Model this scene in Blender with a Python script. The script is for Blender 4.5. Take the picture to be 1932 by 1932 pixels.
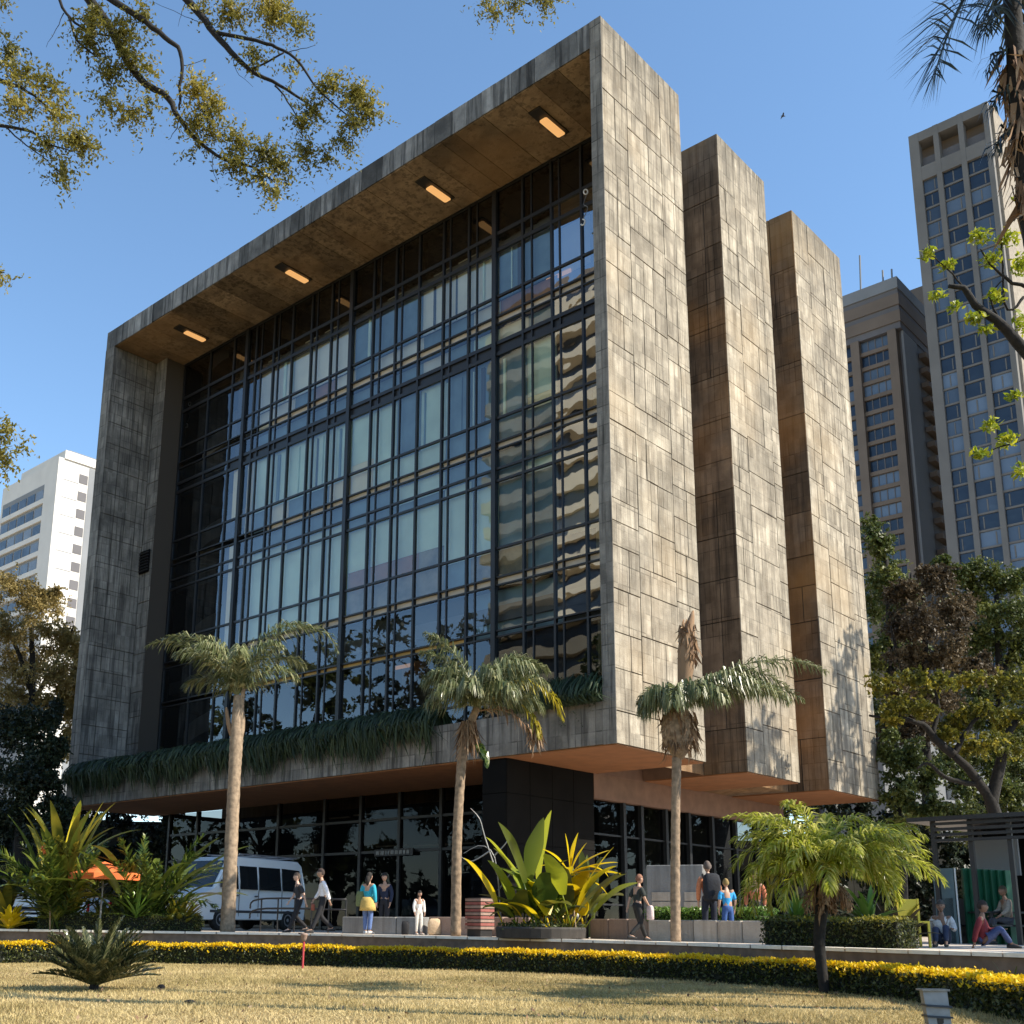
import bpy, bmesh, math, random
import numpy as np
from mathutils import Vector, Matrix
for o in list(bpy.data.objects): bpy.data.objects.remove(o)
SC = bpy.context.scene
COL = SC.collection
# ------------------------------------------------------------------ camera
EYE = np.array([17.4934, -25.8169, 0.22])
PITCH, YAW, ROLL, FPX, PPX, PPY = 0.2297, -0.7507, 0.0130, 2097.9, 840.77, 1251.6   # pixels of a 1932 px wide picture
def cam_axes():
    cy, sy = math.cos(YAW), math.sin(YAW)
    f = np.array([sy, cy, 0.]); r = np.array([cy, -sy, 0.]); u = np.array([0, 0, 1.])
    fw = math.cos(PITCH)*f + math.sin(PITCH)*u; up = -math.sin(PITCH)*f + math.cos(PITCH)*u
    cr, sr = math.cos(ROLL), math.sin(ROLL)
    return cr*r + sr*up, -sr*r + cr*up, fw
CR, CU, CF = cam_axes()
RH = np.array([math.cos(YAW), -math.sin(YAW), 0.]); FH = np.array([math.sin(YAW), math.cos(YAW), 0.])
cam = bpy.data.cameras.new('camera'); camo = bpy.data.objects.new('camera', cam); COL.objects.link(camo)
camo.matrix_world = Matrix(((CR[0], CU[0], -CF[0], EYE[0]), (CR[1], CU[1], -CF[1], EYE[1]), (CR[2], CU[2], -CF[2], EYE[2]), (0, 0, 0, 1)))
cam.sensor_width = 36; cam.lens = 36*FPX/1932; cam.shift_x = (966-PPX)/1932; cam.shift_y = (PPY-966)/1932
cam.clip_start = 0.1; cam.clip_end = 6000
SC.camera = camo
SC.render.resolution_x = SC.render.resolution_y = 1024
# ------------------------------------------------------------------ light
SUN_AZ = math.atan2(RH[0], RH[1]) + math.radians(18); SUN_EL = math.radians(40)
w = bpy.data.worlds.new('World'); SC.world = w; w.use_nodes = True
nt = w.node_tree; nt.nodes.clear()
sky = nt.nodes.new('ShaderNodeTexSky'); sky.sky_type = 'NISHITA'; sky.sun_disc = False
sky.sun_elevation = SUN_EL; sky.sun_rotation = SUN_AZ; sky.altitude = 800; sky.air_density = 1.0; sky.dust_density = 0.15; sky.ozone_density = 1.5
bg = nt.nodes.new('ShaderNodeBackground'); bg.inputs[1].default_value = 0.14
wo = nt.nodes.new('ShaderNodeOutputWorld'); hsv = nt.nodes.new('ShaderNodeHueSaturation'); hsv.inputs['Saturation'].default_value = 1.06; hsv.inputs['Hue'].default_value = 0.495
nt.links.new(sky.outputs[0], hsv.inputs['Color']); nt.links.new(hsv.outputs[0], bg.inputs[0]); nt.links.new(bg.outputs[0], wo.inputs[0])
sl = bpy.data.lights.new('sun', 'SUN'); sl.energy = 4.3; sl.angle = math.radians(0.5); sl.color = (1.0, 0.91, 0.77)
so = bpy.data.objects.new('sun', sl); COL.objects.link(so)
sd = Vector((math.sin(SUN_AZ)*math.cos(SUN_EL), math.cos(SUN_AZ)*math.cos(SUN_EL), math.sin(SUN_EL)))
so.rotation_euler = sd.to_track_quat('Z', 'Y').to_euler(); so.location = (40, 20, 60)
SC.view_settings.view_transform = 'Standard'; SC.view_settings.look = 'None'; SC.view_settings.gamma = 1; SC.view_settings.exposure = 1.0
SC.render.engine = 'CYCLES'
SC.cycles.transparent_max_bounces = 12; SC.cycles.max_bounces = 7
# ------------------------------------------------------------------ helpers
RNG = np.random.default_rng(7); random.seed(7)
TZ = -0.09          # terrace floor
LZ = -0.73          # lawn
def ray(x, y):
    d = CF*FPX + CR*(x-PPX) - CU*(y-PPY); return d/np.linalg.norm(d)
def atz(x, y, z): d = ray(x, y); return EYE + d*(z-EYE[2])/d[2]
def aty(x, y, Y): d = ray(x, y); return EYE + d*(Y-EYE[1])/d[1]
def atx(x, y, X): d = ray(x, y); return EYE + d*(X-EYE[0])/d[0]
def P(x, y, dep): d = ray(x, y); return EYE + d*dep/(d@FH)          # dep = horizontal forward distance
def G(x, dep, z=TZ):
    p = P(x, 1745, dep).copy(); p[2] = z; return p
def img_dir(az, el):
    a, e = math.radians(az), math.radians(el)   # 0 = right, 90 = away, 180 = left, 270 = towards the camera
    return (RH*math.cos(a) + FH*math.sin(a))*math.cos(e) + np.array([0, 0, math.sin(e)])
def tag(o, label=None, cat=None, group=None, kind=None):
    if label: o['label'] = label
    if cat: o['category'] = cat
    if group: o['group'] = group
    if kind: o['kind'] = kind
    return o
def empty(name, loc, label, cat, group=None):
    o = bpy.data.objects.new(name, None); COL.objects.link(o); o.location = tuple(loc); o.empty_display_size = 0.3
    return tag(o, label, cat, group)
def link(name, me, parent=None, loc=None):
    o = bpy.data.objects.new(name, me); COL.objects.link(o)
    if parent is not None: o.parent = parent
    if loc is not None: o.location = tuple(loc)
    return o
def np_mesh(name, verts, faces, mat=None, smooth=False):
    verts = np.asarray(verts, dtype=np.float32); faces = np.asarray(faces, dtype=np.int32)
    me = bpy.data.meshes.new(name); n, k = faces.shape
    me.vertices.add(len(verts)); me.vertices.foreach_set('co', verts.ravel())
    me.loops.add(n*k); me.loops.foreach_set('vertex_index', faces.ravel())
    me.polygons.add(n); me.polygons.foreach_set('loop_start', np.arange(0, n*k, k, dtype=np.int32))
    me.polygons.foreach_set('loop_total', np.full(n, k, dtype=np.int32))
    if smooth: me.polygons.foreach_set('use_smooth', np.ones(n, dtype=bool))
    me.update(calc_edges=True); me.validate()
    if mat: me.materials.append(mat)
    return me
class MB:
    def __init__(s): s.v = []; s.f = []
    def add(s, vs, fs):
        b = len(s.v); s.v += [tuple(map(float, q)) for q in vs]; s.f += [tuple(b+i for i in f) for f in fs]; return s
    def box(s, x0, x1, y0, y1, z0, z1):
        return s.add([(x0,y0,z0),(x1,y0,z0),(x1,y1,z0),(x0,y1,z0),(x0,y0,z1),(x1,y0,z1),(x1,y1,z1),(x0,y1,z1)],
                     [(0,3,2,1),(4,5,6,7),(0,1,5,4),(1,2,6,5),(2,3,7,6),(3,0,4,7)])
    def cbox(s, x0, x1, y0, y1, z0, z1, b):   # box with chamfered vertical and top edges
        ring = lambda z, i: [(x0+b+i,y0+i,z),(x1-b-i,y0+i,z),(x1-i,y0+b+i,z),(x1-i,y1-b-i,z),(x1-b-i,y1-i,z),(x0+b+i,y1-i,z),(x0+i,y1-b-i,z),(x0+i,y0+b+i,z)]
        return s.loft([ring(z0, 0), ring(z1-b, 0), ring(z1, b*0.8)], True)
    def loft(s, rings, caps=True):
        b = len(s.v); n = len(rings[0])
        for r in rings: s.v += [tuple(map(float, q)) for q in r]
        for i in range(len(rings)-1):
            for j in range(n):
                k = (j+1) % n; s.f.append((b+i*n+j, b+i*n+k, b+(i+1)*n+k, b+(i+1)*n+j))
        if caps:
            s.f.append(tuple(b+j for j in reversed(range(n)))); s.f.append(tuple(b+(len(rings)-1)*n+j for j in range(n)))
        return s
    def tube(s, pts, rad, n=8, caps=True):
        pts = [np.asarray(p, float) for p in pts]
        if not hasattr(rad, '__len__'): rad = [rad]*len(pts)
        rings = []; ref = None
        for i, p in enumerate(pts):
            t = pts[min(i+1, len(pts)-1)] - pts[max(i-1, 0)]; t = t/(np.linalg.norm(t)+1e-9)
            if ref is None: ref = np.array([1., 0, 0]) if abs(t[0]) < 0.8 else np.array([0, 1., 0])
            a = np.cross(t, ref); a /= np.linalg.norm(a)+1e-9; c = np.cross(t, a); ref = np.cross(a, t)
            rings.append([p + rad[i]*(a*math.cos(2*math.pi*j/n) + c*math.sin(2*math.pi*j/n)) for j in range(n)])
        return s.loft(rings, caps)
    def lathe(s, c, prof, n=12):
        return s.loft([[(c[0]+r*math.cos(2*math.pi*j/n), c[1]+r*math.sin(2*math.pi*j/n), c[2]+z) for j in range(n)] for r, z in prof], True)
    def xform(s, M):
        s.v = [tuple(M @ Vector(q)) for q in s.v]; return s
    def mesh(s, name, mat=None, smooth=False, origin=None):
        me = bpy.data.meshes.new(name)
        v = s.v if origin is None else [(a-origin[0], b-origin[1], c-origin[2]) for a, b, c in s.v]
        me.from_pydata(v, [], s.f)
        if smooth: me.polygons.foreach_set('use_smooth', [True]*len(me.polygons))
        if mat: me.materials.append(mat)
        me.update(); return me
    def build(s, name, mat, parent=None, smooth=False, origin=None):
        if parent is not None and origin is None: origin = wloc(parent)
        return link(name, s.mesh(name, mat, smooth, origin), parent)
def wloc(o):
    p = np.array(o.location)
    while o.parent: o = o.parent; p = p + np.array(o.location)
    return p
def spline(pts, n):
    pts = np.asarray(pts, float); m = len(pts)
    if m < 3: return np.array([pts[0] + (pts[-1]-pts[0])*t for t in np.linspace(0, 1, n)])
    out = []
    for t in np.linspace(0, m-1.0001, n):
        i = int(t); u = t-i
        p0, p1, p2, p3 = pts[max(i-1, 0)], pts[i], pts[min(i+1, m-1)], pts[min(i+2, m-1)]
        out.append(0.5*((2*p1) + (-p0+p2)*u + (2*p0-5*p1+4*p2-p3)*u*u + (-p0+3*p1-3*p2+p3)*u**3))
    return np.array(out)
# ------------------------------------------------------------------ materials
def newmat(name):
    m = bpy.data.materials.new(name); m.use_nodes = True
    return m, m.node_tree, m.node_tree.nodes['Principled BSDF']
def simple(name, col, rough=0.6, metal=0., var=0.0, bump=0.0, scale=30., spec=0.5, emit=None):
    m, t, b = newmat(name)
    b.inputs['Roughness'].default_value = rough; b.inputs['Metallic'].default_value = metal; b.inputs['Specular IOR Level'].default_value = spec
    b.inputs['Base Color'].default_value = (*col, 1)
    if var or bump:
        g = t.nodes.new('ShaderNodeNewGeometry'); n = t.nodes.new('ShaderNodeTexNoise'); n.inputs['Scale'].default_value = scale; n.inputs['Detail'].default_value = 5
        t.links.new(g.outputs['Position'], n.inputs['Vector'])
        if var:
            r = t.nodes.new('ShaderNodeValToRGB'); r.color_ramp.elements[0].position = 0.3; r.color_ramp.elements[1].position = 0.7
            r.color_ramp.elements[0].color = (*[c*(1-var) for c in col], 1); r.color_ramp.elements[1].color = (*[min(1, c*(1+var)) for c in col], 1)
            t.links.new(n.outputs[0], r.inputs[0]); t.links.new(r.outputs[0], b.inputs['Base Color'])
        if bump:
            bp = t.nodes.new('ShaderNodeBump'); bp.inputs['Strength'].default_value = bump; bp.inputs['Distance'].default_value = 0.02
            t.links.new(n.outputs[0], bp.inputs['Height']); t.links.new(bp.outputs[0], b.inputs['Normal'])
    if emit:
        b.inputs['Emission Color'].default_value = (*emit[:3], 1); b.inputs['Emission Strength'].default_value = emit[3]
    return m
def leafmat(name, cols, rough=0.5, trans=0.25, noise=None):
    """foliage: colour varies leaf by leaf; thin leaves let some light through"""
    m, t, b = newmat(name)
    g = t.nodes.new('ShaderNodeNewGeometry'); r = t.nodes.new('ShaderNodeValToRGB')
    els = r.color_ramp.elements
    while len(els) < len(cols): els.new(0.5)
    for i, c in enumerate(cols): els[i].position = i/(max(1, len(cols)-1)); els[i].color = (*c, 1)
    fac = g.outputs['Random Per Island']
    if noise:
        n = t.nodes.new('ShaderNodeTexNoise'); n.inputs['Scale'].default_value = noise; n.inputs['Detail'].default_value = 2
        t.links.new(g.outputs['Position'], n.inputs['Vector'])
        mx = t.nodes.new('ShaderNodeMath'); mx.operation = 'MULTIPLY_ADD'; mx.inputs[1].default_value = 0.45
        ms = t.nodes.new('ShaderNodeMapRange'); ms.inputs[1].default_value = 0.35; ms.inputs[2].default_value = 0.65; ms.inputs[4].default_value = 0.6
        t.links.new(n.outputs[0], ms.inputs[0]); t.links.new(fac, mx.inputs[0]); t.links.new(ms.outputs[0], mx.inputs[2]); fac = mx.outputs[0]
    t.links.new(fac, r.inputs[0]); t.links.new(r.outputs[0], b.inputs['Base Color'])
    b.inputs['Roughness'].default_value = rough; b.inputs['Specular IOR Level'].default_value = 0.4
    tr = t.nodes.new('ShaderNodeBsdfTranslucent'); t.links.new(r.outputs[0], tr.inputs[0])
    mix = t.nodes.new('ShaderNodeMixShader'); mix.inputs[0].default_value = trans
    out = t.nodes['Material Output']; t.links.new(b.outputs[0], mix.inputs[1]); t.links.new(tr.outputs[0], mix.inputs[2]); t.links.new(mix.outputs[0], out.inputs[0])
    return m
def concrete(name, c0, c1, stain=(0.10, 0.09, 0.08), amount=0.55, tint=0.22, board=True, warm=None, top=False):
    m, t, b = newmat(name); N = t.nodes.new; L = t.links.new
    g = N('ShaderNodeNewGeometry'); oi = N('ShaderNodeObjectInfo')
    # base mottling
    n1 = N('ShaderNodeTexNoise'); n1.inputs['Scale'].default_value = 1.3; n1.inputs['Detail'].default_value = 8; n1.inputs['Roughness'].default_value = 0.65
    L(g.outputs['Position'], n1.inputs['Vector'])
    r1 = N('ShaderNodeValToRGB'); r1.color_ramp.elements[0].position = 0.32; r1.color_ramp.elements[1].position = 0.68
    r1.color_ramp.elements[0].color = (*c0, 1); r1.color_ramp.elements[1].color = (*c1, 1); L(n1.outputs[0], r1.inputs[0])
    # vertical run-off streaks
    mp = N('ShaderNodeMapping'); mp.inputs['Scale'].default_value = (3.4, 3.4, 0.2); L(g.outputs['Position'], mp.inputs[0])
    n2 = N('ShaderNodeTexNoise'); n2.inputs['Scale'].default_value = 1.5; n2.inputs['Detail'].default_value = 6; n2.inputs['Roughness'].default_value = 0.6; L(mp.outputs[0], n2.inputs['Vector'])
    r2 = N('ShaderNodeValToRGB'); r2.color_ramp.elements[0].position = 0.45; r2.color_ramp.elements[1].position = 0.62; L(n2.outputs[0], r2.inputs[0])
    # large blotches
    n3 = N('ShaderNodeTexNoise'); n3.inputs['Scale'].default_value = 0.35; n3.inputs['Detail'].default_value = 6; n3.inputs['Roughness'].default_value = 0.7; L(g.outputs['Position'], n3.inputs['Vector'])
    r3 = N('ShaderNodeValToRGB'); r3.color_ramp.elements[0].position = 0.42; r3.color_ramp.elements[1].position = 0.62; L(n3.outputs[0], r3.inputs[0])
    ad = N('ShaderNodeMath'); ad.operation = 'MAXIMUM'; L(r2.outputs[0], ad.inputs[0])
    ml = N('ShaderNodeMath'); ml.operation = 'MULTIPLY'; ml.inputs[1].default_value = 0.8; L(r3.outputs[0], ml.inputs[0]); L(ml.outputs[0], ad.inputs[1])
    am = N('ShaderNodeMath'); am.operation = 'MULTIPLY'; am.inputs[1].default_value = amount; L(ad.outputs[0], am.inputs[0])
    mx = N('ShaderNodeMix'); mx.data_type = 'RGBA'; mx.inputs['B'].default_value = (*stain, 1)
    L(am.outputs[0], mx.inputs['Factor']); L(r1.outputs[0], mx.inputs['A'])
    # panel to panel tint
    rr = N('ShaderNodeMapRange'); rr.inputs[3].default_value = 1-tint; rr.inputs[4].default_value = 1+tint; L(oi.outputs['Random'], rr.inputs[0])
    hs = N('ShaderNodeHueSaturation'); L(mx.outputs['Result'], hs.inputs['Color']); L(rr.outputs[0], hs.inputs['Value'])
    col = hs.outputs[0]
    if board:   # every formwork board took the stain a little differently
        sp = N('ShaderNodeSeparateXYZ'); L(g.outputs['Position'], sp.inputs[0])
        su = N('ShaderNodeMath'); su.operation = 'ADD'; L(sp.outputs[0], su.inputs[0]); L(sp.outputs[1], su.inputs[1])
        def snap(src, st):
            s_ = N('ShaderNodeMath'); s_.operation = 'SNAP'; s_.inputs[1].default_value = st; L(src, s_.inputs[0]); return s_.outputs[0]
        def frac_lt(src, per, thr):
            o_ = N('ShaderNodeMath'); o_.operation = 'ADD'; o_.inputs[1].default_value = 300*per; L(src, o_.inputs[0])
            a_ = N('ShaderNodeMath'); a_.operation = 'MODULO'; a_.inputs[1].default_value = per; L(o_.outputs[0], a_.inputs[0])
            c_ = N('ShaderNodeMath'); c_.operation = 'LESS_THAN'; c_.inputs[1].default_value = thr; L(a_.outputs[0], c_.inputs[0]); return c_.outputs[0]
        cv = N('ShaderNodeCombineXYZ'); L(snap(su.outputs[0], 0.24), cv.inputs[0]); L(snap(sp.outputs[2], 0.62), cv.inputs[1])
        wn = N('ShaderNodeTexWhiteNoise'); wn.noise_dimensions = '2D'; L(cv.outputs[0], wn.inputs['Vector'])
        mr = N('ShaderNodeMapRange'); mr.inputs[3].default_value = 0.80; mr.inputs[4].default_value = 1.18; L(wn.outputs[0], mr.inputs[0])
        ln = N('ShaderNodeMath'); ln.operation = 'MAXIMUM'; L(frac_lt(su.outputs[0], 0.24, 0.03), ln.inputs[0]); L(frac_lt(sp.outputs[2], 0.62, 0.035), ln.inputs[1])
        nz = N('ShaderNodeTexNoise'); nz.inputs['Scale'].default_value = 0.9; L(g.outputs['Position'], nz.inputs['Vector'])
        nm = N('ShaderNodeMapRange'); nm.inputs[1].default_value = 0.4; nm.inputs[2].default_value = 0.62; nm.inputs[3].default_value = 0.0; nm.inputs[4].default_value = -0.5; L(nz.outputs[0], nm.inputs[0])
        lm = N('ShaderNodeMath'); lm.operation = 'MULTIPLY_ADD'; L(ln.outputs[0], lm.inputs[0]); L(nm.outputs[0], lm.inputs[1]); L(mr.outputs[0], lm.inputs[2])
        h2 = N('ShaderNodeHueSaturation'); L(col, h2.inputs['Color']); L(lm.outputs[0], h2.inputs['Value']); col = h2.outputs[0]
    if warm:   # warm ochre patches in a noise shape
        n5 = N('ShaderNodeTexNoise'); n5.inputs['Scale'].default_value = 0.22; n5.inputs['Detail'].default_value = 5
        mp5 = N('ShaderNodeMapping'); mp5.inputs['Location'].default_value = (3.1, 7.7, 1.9); L(g.outputs['Position'], mp5.inputs[0]); L(mp5.outputs[0], n5.inputs['Vector'])
        r5 = N('ShaderNodeValToRGB'); r5.color_ramp.elements[0].position = 0.5; r5.color_ramp.elements[1].position = 0.68; L(n5.outputs[0], r5.inputs[0])
        m5 = N('ShaderNodeMath'); m5.operation = 'MULTIPLY'; m5.inputs[1].default_value = 0.5 if tint > .2 else 0.35; L(r5.outputs[0], m5.inputs[0])
        x5 = N('ShaderNodeMix'); x5.data_type = 'RGBA'; x5.inputs['B'].default_value = (*warm, 1); L(m5.outputs[0], x5.inputs['Factor']); L(col, x5.inputs['A']); col = x5.outputs['Result']
    if top:    # black run-off from the parapet, ragged and fading out below it
        s7 = N('ShaderNodeSeparateXYZ'); L(g.outputs['Position'], s7.inputs[0])
        r7 = N('ShaderNodeMapRange'); r7.inputs[1].default_value = 24.5; r7.inputs[2].default_value = 29.6; r7.inputs[3].default_value = -0.25; r7.inputs[4].default_value = 0.42; L(s7.outputs[2], r7.inputs[0])
        a7 = N('ShaderNodeMath'); a7.operation = 'ADD'; a7.use_clamp = True; L(r7.outputs[0], a7.inputs[0]); L(n2.outputs[0], a7.inputs[1])
        c7 = N('ShaderNodeMapRange'); c7.inputs[1].default_value = 0.55; c7.inputs[2].default_value = 1.0; c7.inputs[4].default_value = 0.7; L(a7.outputs[0], c7.inputs[0])
        x7 = N('ShaderNodeMix'); x7.data_type = 'RGBA'; x7.inputs['B'].default_value = (0.07, 0.065, 0.055, 1); L(c7.outputs[0], x7.inputs['Factor']); L(col, x7.inputs['A']); col = x7.outputs['Result']
    L(col, b.inputs['Base Color']); b.inputs['Roughness'].default_value = 0.9; b.inputs['Specular IOR Level'].default_value = 0.2
    # board marks and pores
    n4 = N('ShaderNodeTexNoise'); n4.inputs['Scale'].default_value = 22; n4.inputs['Detail'].default_value = 4; L(g.outputs['Position'], n4.inputs['Vector'])
    h = n4.outputs[0]
    if board:
        sx = N('ShaderNodeSeparateXYZ'); L(g.outputs['Position'], sx.inputs[0])
        sm = N('ShaderNodeMath'); sm.operation = 'ADD'; L(sx.outputs[0], sm.inputs[0]); L(sx.outputs[1], sm.inputs[1])
        def saw(src, per, thr):
            a = N('ShaderNodeMath'); a.operation = 'MODULO'; a.inputs[1].default_value = per
            ofs = N('ShaderNodeMath'); ofs.operation = 'ADD'; ofs.inputs[1].default_value = 100; L(src, ofs.inputs[0]); L(ofs.outputs[0], a.inputs[0])
            c = N('ShaderNodeMath'); c.operation = 'LESS_THAN'; c.inputs[1].default_value = thr; L(a.outputs[0], c.inputs[0]); return c.outputs[0]
        s1 = saw(sm.outputs[0], 0.24, 0.022); s2 = saw(sx.outputs[2], 0.62, 0.026)
        mxm = N('ShaderNodeMath'); mxm.operation = 'MAXIMUM'; L(s1, mxm.inputs[0]); L(s2, mxm.inputs[1])
        sb = N('ShaderNodeMath'); sb.operation = 'MULTIPLY_ADD'; sb.inputs[1].default_value = -0.6; L(mxm.outputs[0], sb.inputs[0]); L(h, sb.inputs[2]); h = sb.outputs[0]
    bp = N('ShaderNodeBump'); bp.inputs['Strength'].default_value = 0.6; bp.inputs['Distance'].default_value = 0.025; L(h, bp.inputs['Height']); L(bp.outputs[0], b.inputs['Normal'])
    return m
def glassmat(name, tint, refl=0.2, rough=0.01, wave=0.0, wscale=0.6, ior=1.5):
    """coated facade glass: part mirror, part see-through"""
    m, t, b = newmat(name); N = t.nodes.new; L = t.links.new; t.nodes.remove(b)
    gl = N('ShaderNodeBsdfGlossy'); gl.inputs['Roughness'].default_value = rough; gl.inputs['Color'].default_value = (0.9, 0.95, 1, 1)
    tr = N('ShaderNodeBsdfTransparent'); tr.inputs[0].default_value = (*tint, 1)
    fr = N('ShaderNodeFresnel'); fr.inputs[0].default_value = ior
    ma = N('ShaderNodeMath'); ma.operation = 'ADD'; ma.use_clamp = True; ma.inputs[1].default_value = refl; L(fr.outputs[0], ma.inputs[0])
    mix = N('ShaderNodeMixShader'); L(ma.outputs[0], mix.inputs[0]); L(tr.outputs[0], mix.inputs[1]); L(gl.outputs[0], mix.inputs[2])
    if wave:
        g = N('ShaderNodeNewGeometry'); oi = N('ShaderNodeObjectInfo'); n = N('ShaderNodeTexNoise'); n.inputs['Scale'].default_value = wscale; n.inputs['Detail'].default_value = 1.5
        ad = N('ShaderNodeVectorMath'); ad.operation = 'MULTIPLY_ADD'; ad.inputs[1].default_value = (1, 1, 1)
        cx = N('ShaderNodeCombineXYZ'); mu = N('ShaderNodeMath'); mu.operation = 'MULTIPLY'; mu.inputs[1].default_value = 37.; L(oi.outputs['Random'], mu.inputs[0]); L(mu.outputs[0], cx.inputs[1])
        L(g.outputs['Position'], ad.inputs[0]); L(cx.outputs[0], ad.inputs[2]); L(ad.outputs[0], n.inputs['Vector'])
        bp = N('ShaderNodeBump'); bp.inputs['Strength'].default_value = 1; bp.inputs['Distance'].default_value = wave; L(n.outputs[0], bp.inputs['Height']); L(bp.outputs[0], gl.inputs['Normal'])
    L(mix.outputs[0], t.nodes['Material Output'].inputs[0])
    return m
def winmat(name, c0, c1, rough=0.12):
    """far window: colour picked per pane"""
    m, t, b = newmat(name); N = t.nodes.new; L = t.links.new
    oi = N('ShaderNodeObjectInfo'); r = N('ShaderNodeValToRGB'); r.color_ramp.interpolation = 'LINEAR'
    e = r.color_ramp.elements; e[0].color = (*c0, 1); e[1].color = (*c1, 1); e[0].position = 0.45; e[1].position = 1.0
    L(oi.outputs['Random'], r.inputs[0]); L(r.outputs[0], b.inputs['Base Color']); b.inputs['Roughness'].default_value = rough; b.inputs['Specular IOR Level'].default_value = 0.45
    g = N('ShaderNodeNewGeometry'); n = N('ShaderNodeTexNoise'); n.inputs['Scale'].default_value = 0.35; L(g.outputs['Position'], n.inputs['Vector'])
    bp = N('ShaderNodeBump'); bp.inputs['Distance'].default_value = 0.15; L(n.outputs[0], bp.inputs['Height']); L(bp.outputs[0], b.inputs['Normal'])
    return m
M = dict(
 con_lit=concrete('board_concrete', (0.22, 0.19, 0.145), (0.44, 0.39, 0.305), stain=(0.12, 0.10, 0.075), amount=0.62, tint=0.13, warm=(0.42, 0.31, 0.18), top=True),
 con_front=concrete('shaded_front_concrete', (0.20, 0.19, 0.17), (0.32, 0.30, 0.265), stain=(0.035, 0.033, 0.032), amount=0.7, tint=0.10),  # darker copy of con_lit for shaded faces; shade is in the colour
 con_fascia=concrete('shaded_fascia_concrete', (0.16, 0.16, 0.155), (0.27, 0.265, 0.255), stain=(0.03, 0.03, 0.03), amount=0.8, tint=0.5, board=False),  # roof beam concrete, darkened so the colour holds the front's shade
 con_brown=concrete('shaded_return_concrete', (0.15, 0.105, 0.068), (0.25, 0.18, 0.12), stain=(0.055, 0.04, 0.03), amount=0.6, tint=0.28, warm=(0.46, 0.23, 0.07)),  # same concrete as the fin faces; the returns' shade is in this brown
 con_soffit=concrete('warm_lit_soffit_concrete', (0.20, 0.14, 0.088), (0.34, 0.245, 0.155), stain=(0.05, 0.036, 0.026), amount=0.65, tint=0.42, board=False, warm=(0.42, 0.25, 0.12)),  # warm bounced light under the roof is mixed into this brown
 joint=simple('joint_shadow_gap', (0.05, 0.042, 0.034), 0.95),
 soffit_paint=simple('terracotta_soffit_paint', (0.25, 0.105, 0.038), 0.8, var=0.15, scale=2.),
 beam_pink=simple('pinkish_beam_render', (0.20, 0.12, 0.085), 0.85, var=0.15, scale=3.),
 black_wall=simple('black_cladding', (0.004, 0.004, 0.004), 0.85, var=0.3, scale=1.5, spec=.12),
 mullion=simple('black_mullion', (0.012, 0.013, 0.015), 0.4),
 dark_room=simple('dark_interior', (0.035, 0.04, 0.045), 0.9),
 slab=simple('floor_slab_edge', (0.10, 0.10, 0.10), 0.8),
 strip=simple('cream_strip', (0.50, 0.43, 0.34), 0.6, var=0.1, scale=0.8),
 strip_or=simple('ochre_strip', (0.50, 0.32, 0.10), 0.6, var=0.15, scale=0.8),
 blind_teal=simple('teal_blind', (0.62, 0.76, 0.66), 0.9, var=0.16, scale=0.5),
 blind_grey=simple('grey_blind', (0.70, 0.69, 0.60), 0.9, var=0.2, scale=0.4),
 blind_blue=simple('blue_blind', (0.16, 0.25, 0.31), 0.9, var=0.35, scale=0.6),
 blind_cream=simple('cream_blind', (0.84, 0.74, 0.50), 0.9, var=0.12, scale=0.6),
 panel_rust=simple('rust_panel', (0.36, 0.17, 0.08), 0.8, var=0.3, scale=1.),
 panel_stone=simple('olive_stone_panel', (0.24, 0.21, 0.15), 0.8, var=0.45, scale=1.4),
 dark_pane=simple('charcoal_backing', (0.05, 0.052, 0.048), 0.9, var=0.2, scale=0.4),
 glass=glassmat('facade_glass', (0.93, 0.97, 0.95), 0.07, wave=0.010, wscale=0.55),
 glass_wavy=glassmat('wavy_facade_glass', (0.55, 0.58, 0.56), 0.38, wave=0.008, wscale=0.8),
 glass_dark=glassmat('smoked_glass', (0.30, 0.31, 0.32), 0.05, wave=0.012, wscale=0.5),
 glass_ground=glassmat('ground_floor_glass', (0.3, 0.3, 0.3), 0.0, wave=0.01, wscale=0.5, ior=1.22),
 glass_side=glassmat('ground_floor_side_glass', (0.3, 0.3, 0.3), 0.0, wave=0.01, wscale=0.5, ior=1.22),
 lamp=simple('lamp_glow', (0.5, 0.35, 0.18), 0.5, emit=(1.0, 0.50, 0.17, 0.40)),
 lamp_house=simple('lamp_housing', (0.03, 0.025, 0.02), 0.5),
 white_metal=simple('white_metal', (0.75, 0.75, 0.74), 0.4),
 dark_metal=simple('dark_metal', (0.025, 0.025, 0.027), 0.4, metal=0.3),
 grey_metal=simple('grey_metal', (0.20, 0.20, 0.195), 0.45, metal=0.5, var=0.2, scale=8),
 bark=simple('dark_bark', (0.013, 0.011, 0.009), 0.95, var=0.5, bump=0.8, scale=14),
 bark_pale=simple('pale_palm_bark', (0.27, 0.20, 0.135), 0.9, var=0.35, bump=0.6, scale=9),
 bark_brown=simple('brown_palm_bark', (0.24, 0.17, 0.11), 0.9, var=0.4, bump=0.7, scale=9),
 fibre=leafmat('dead_palm_fibre', [(0.12, 0.065, 0.035), (0.26, 0.16, 0.09), (0.38, 0.27, 0.17)], 0.9, 0.1),
)
CUBE = MB().box(-.5, .5, -.5, .5, -.5, .5).mesh('piece')
_cube_cache = {}
PANE = MB(); PANE.box(-.5, .5, -.5, .5, -.5, .5); PANE.f = [(0,1,5,4)]; PANE = PANE.mesh('pane_face')
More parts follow.
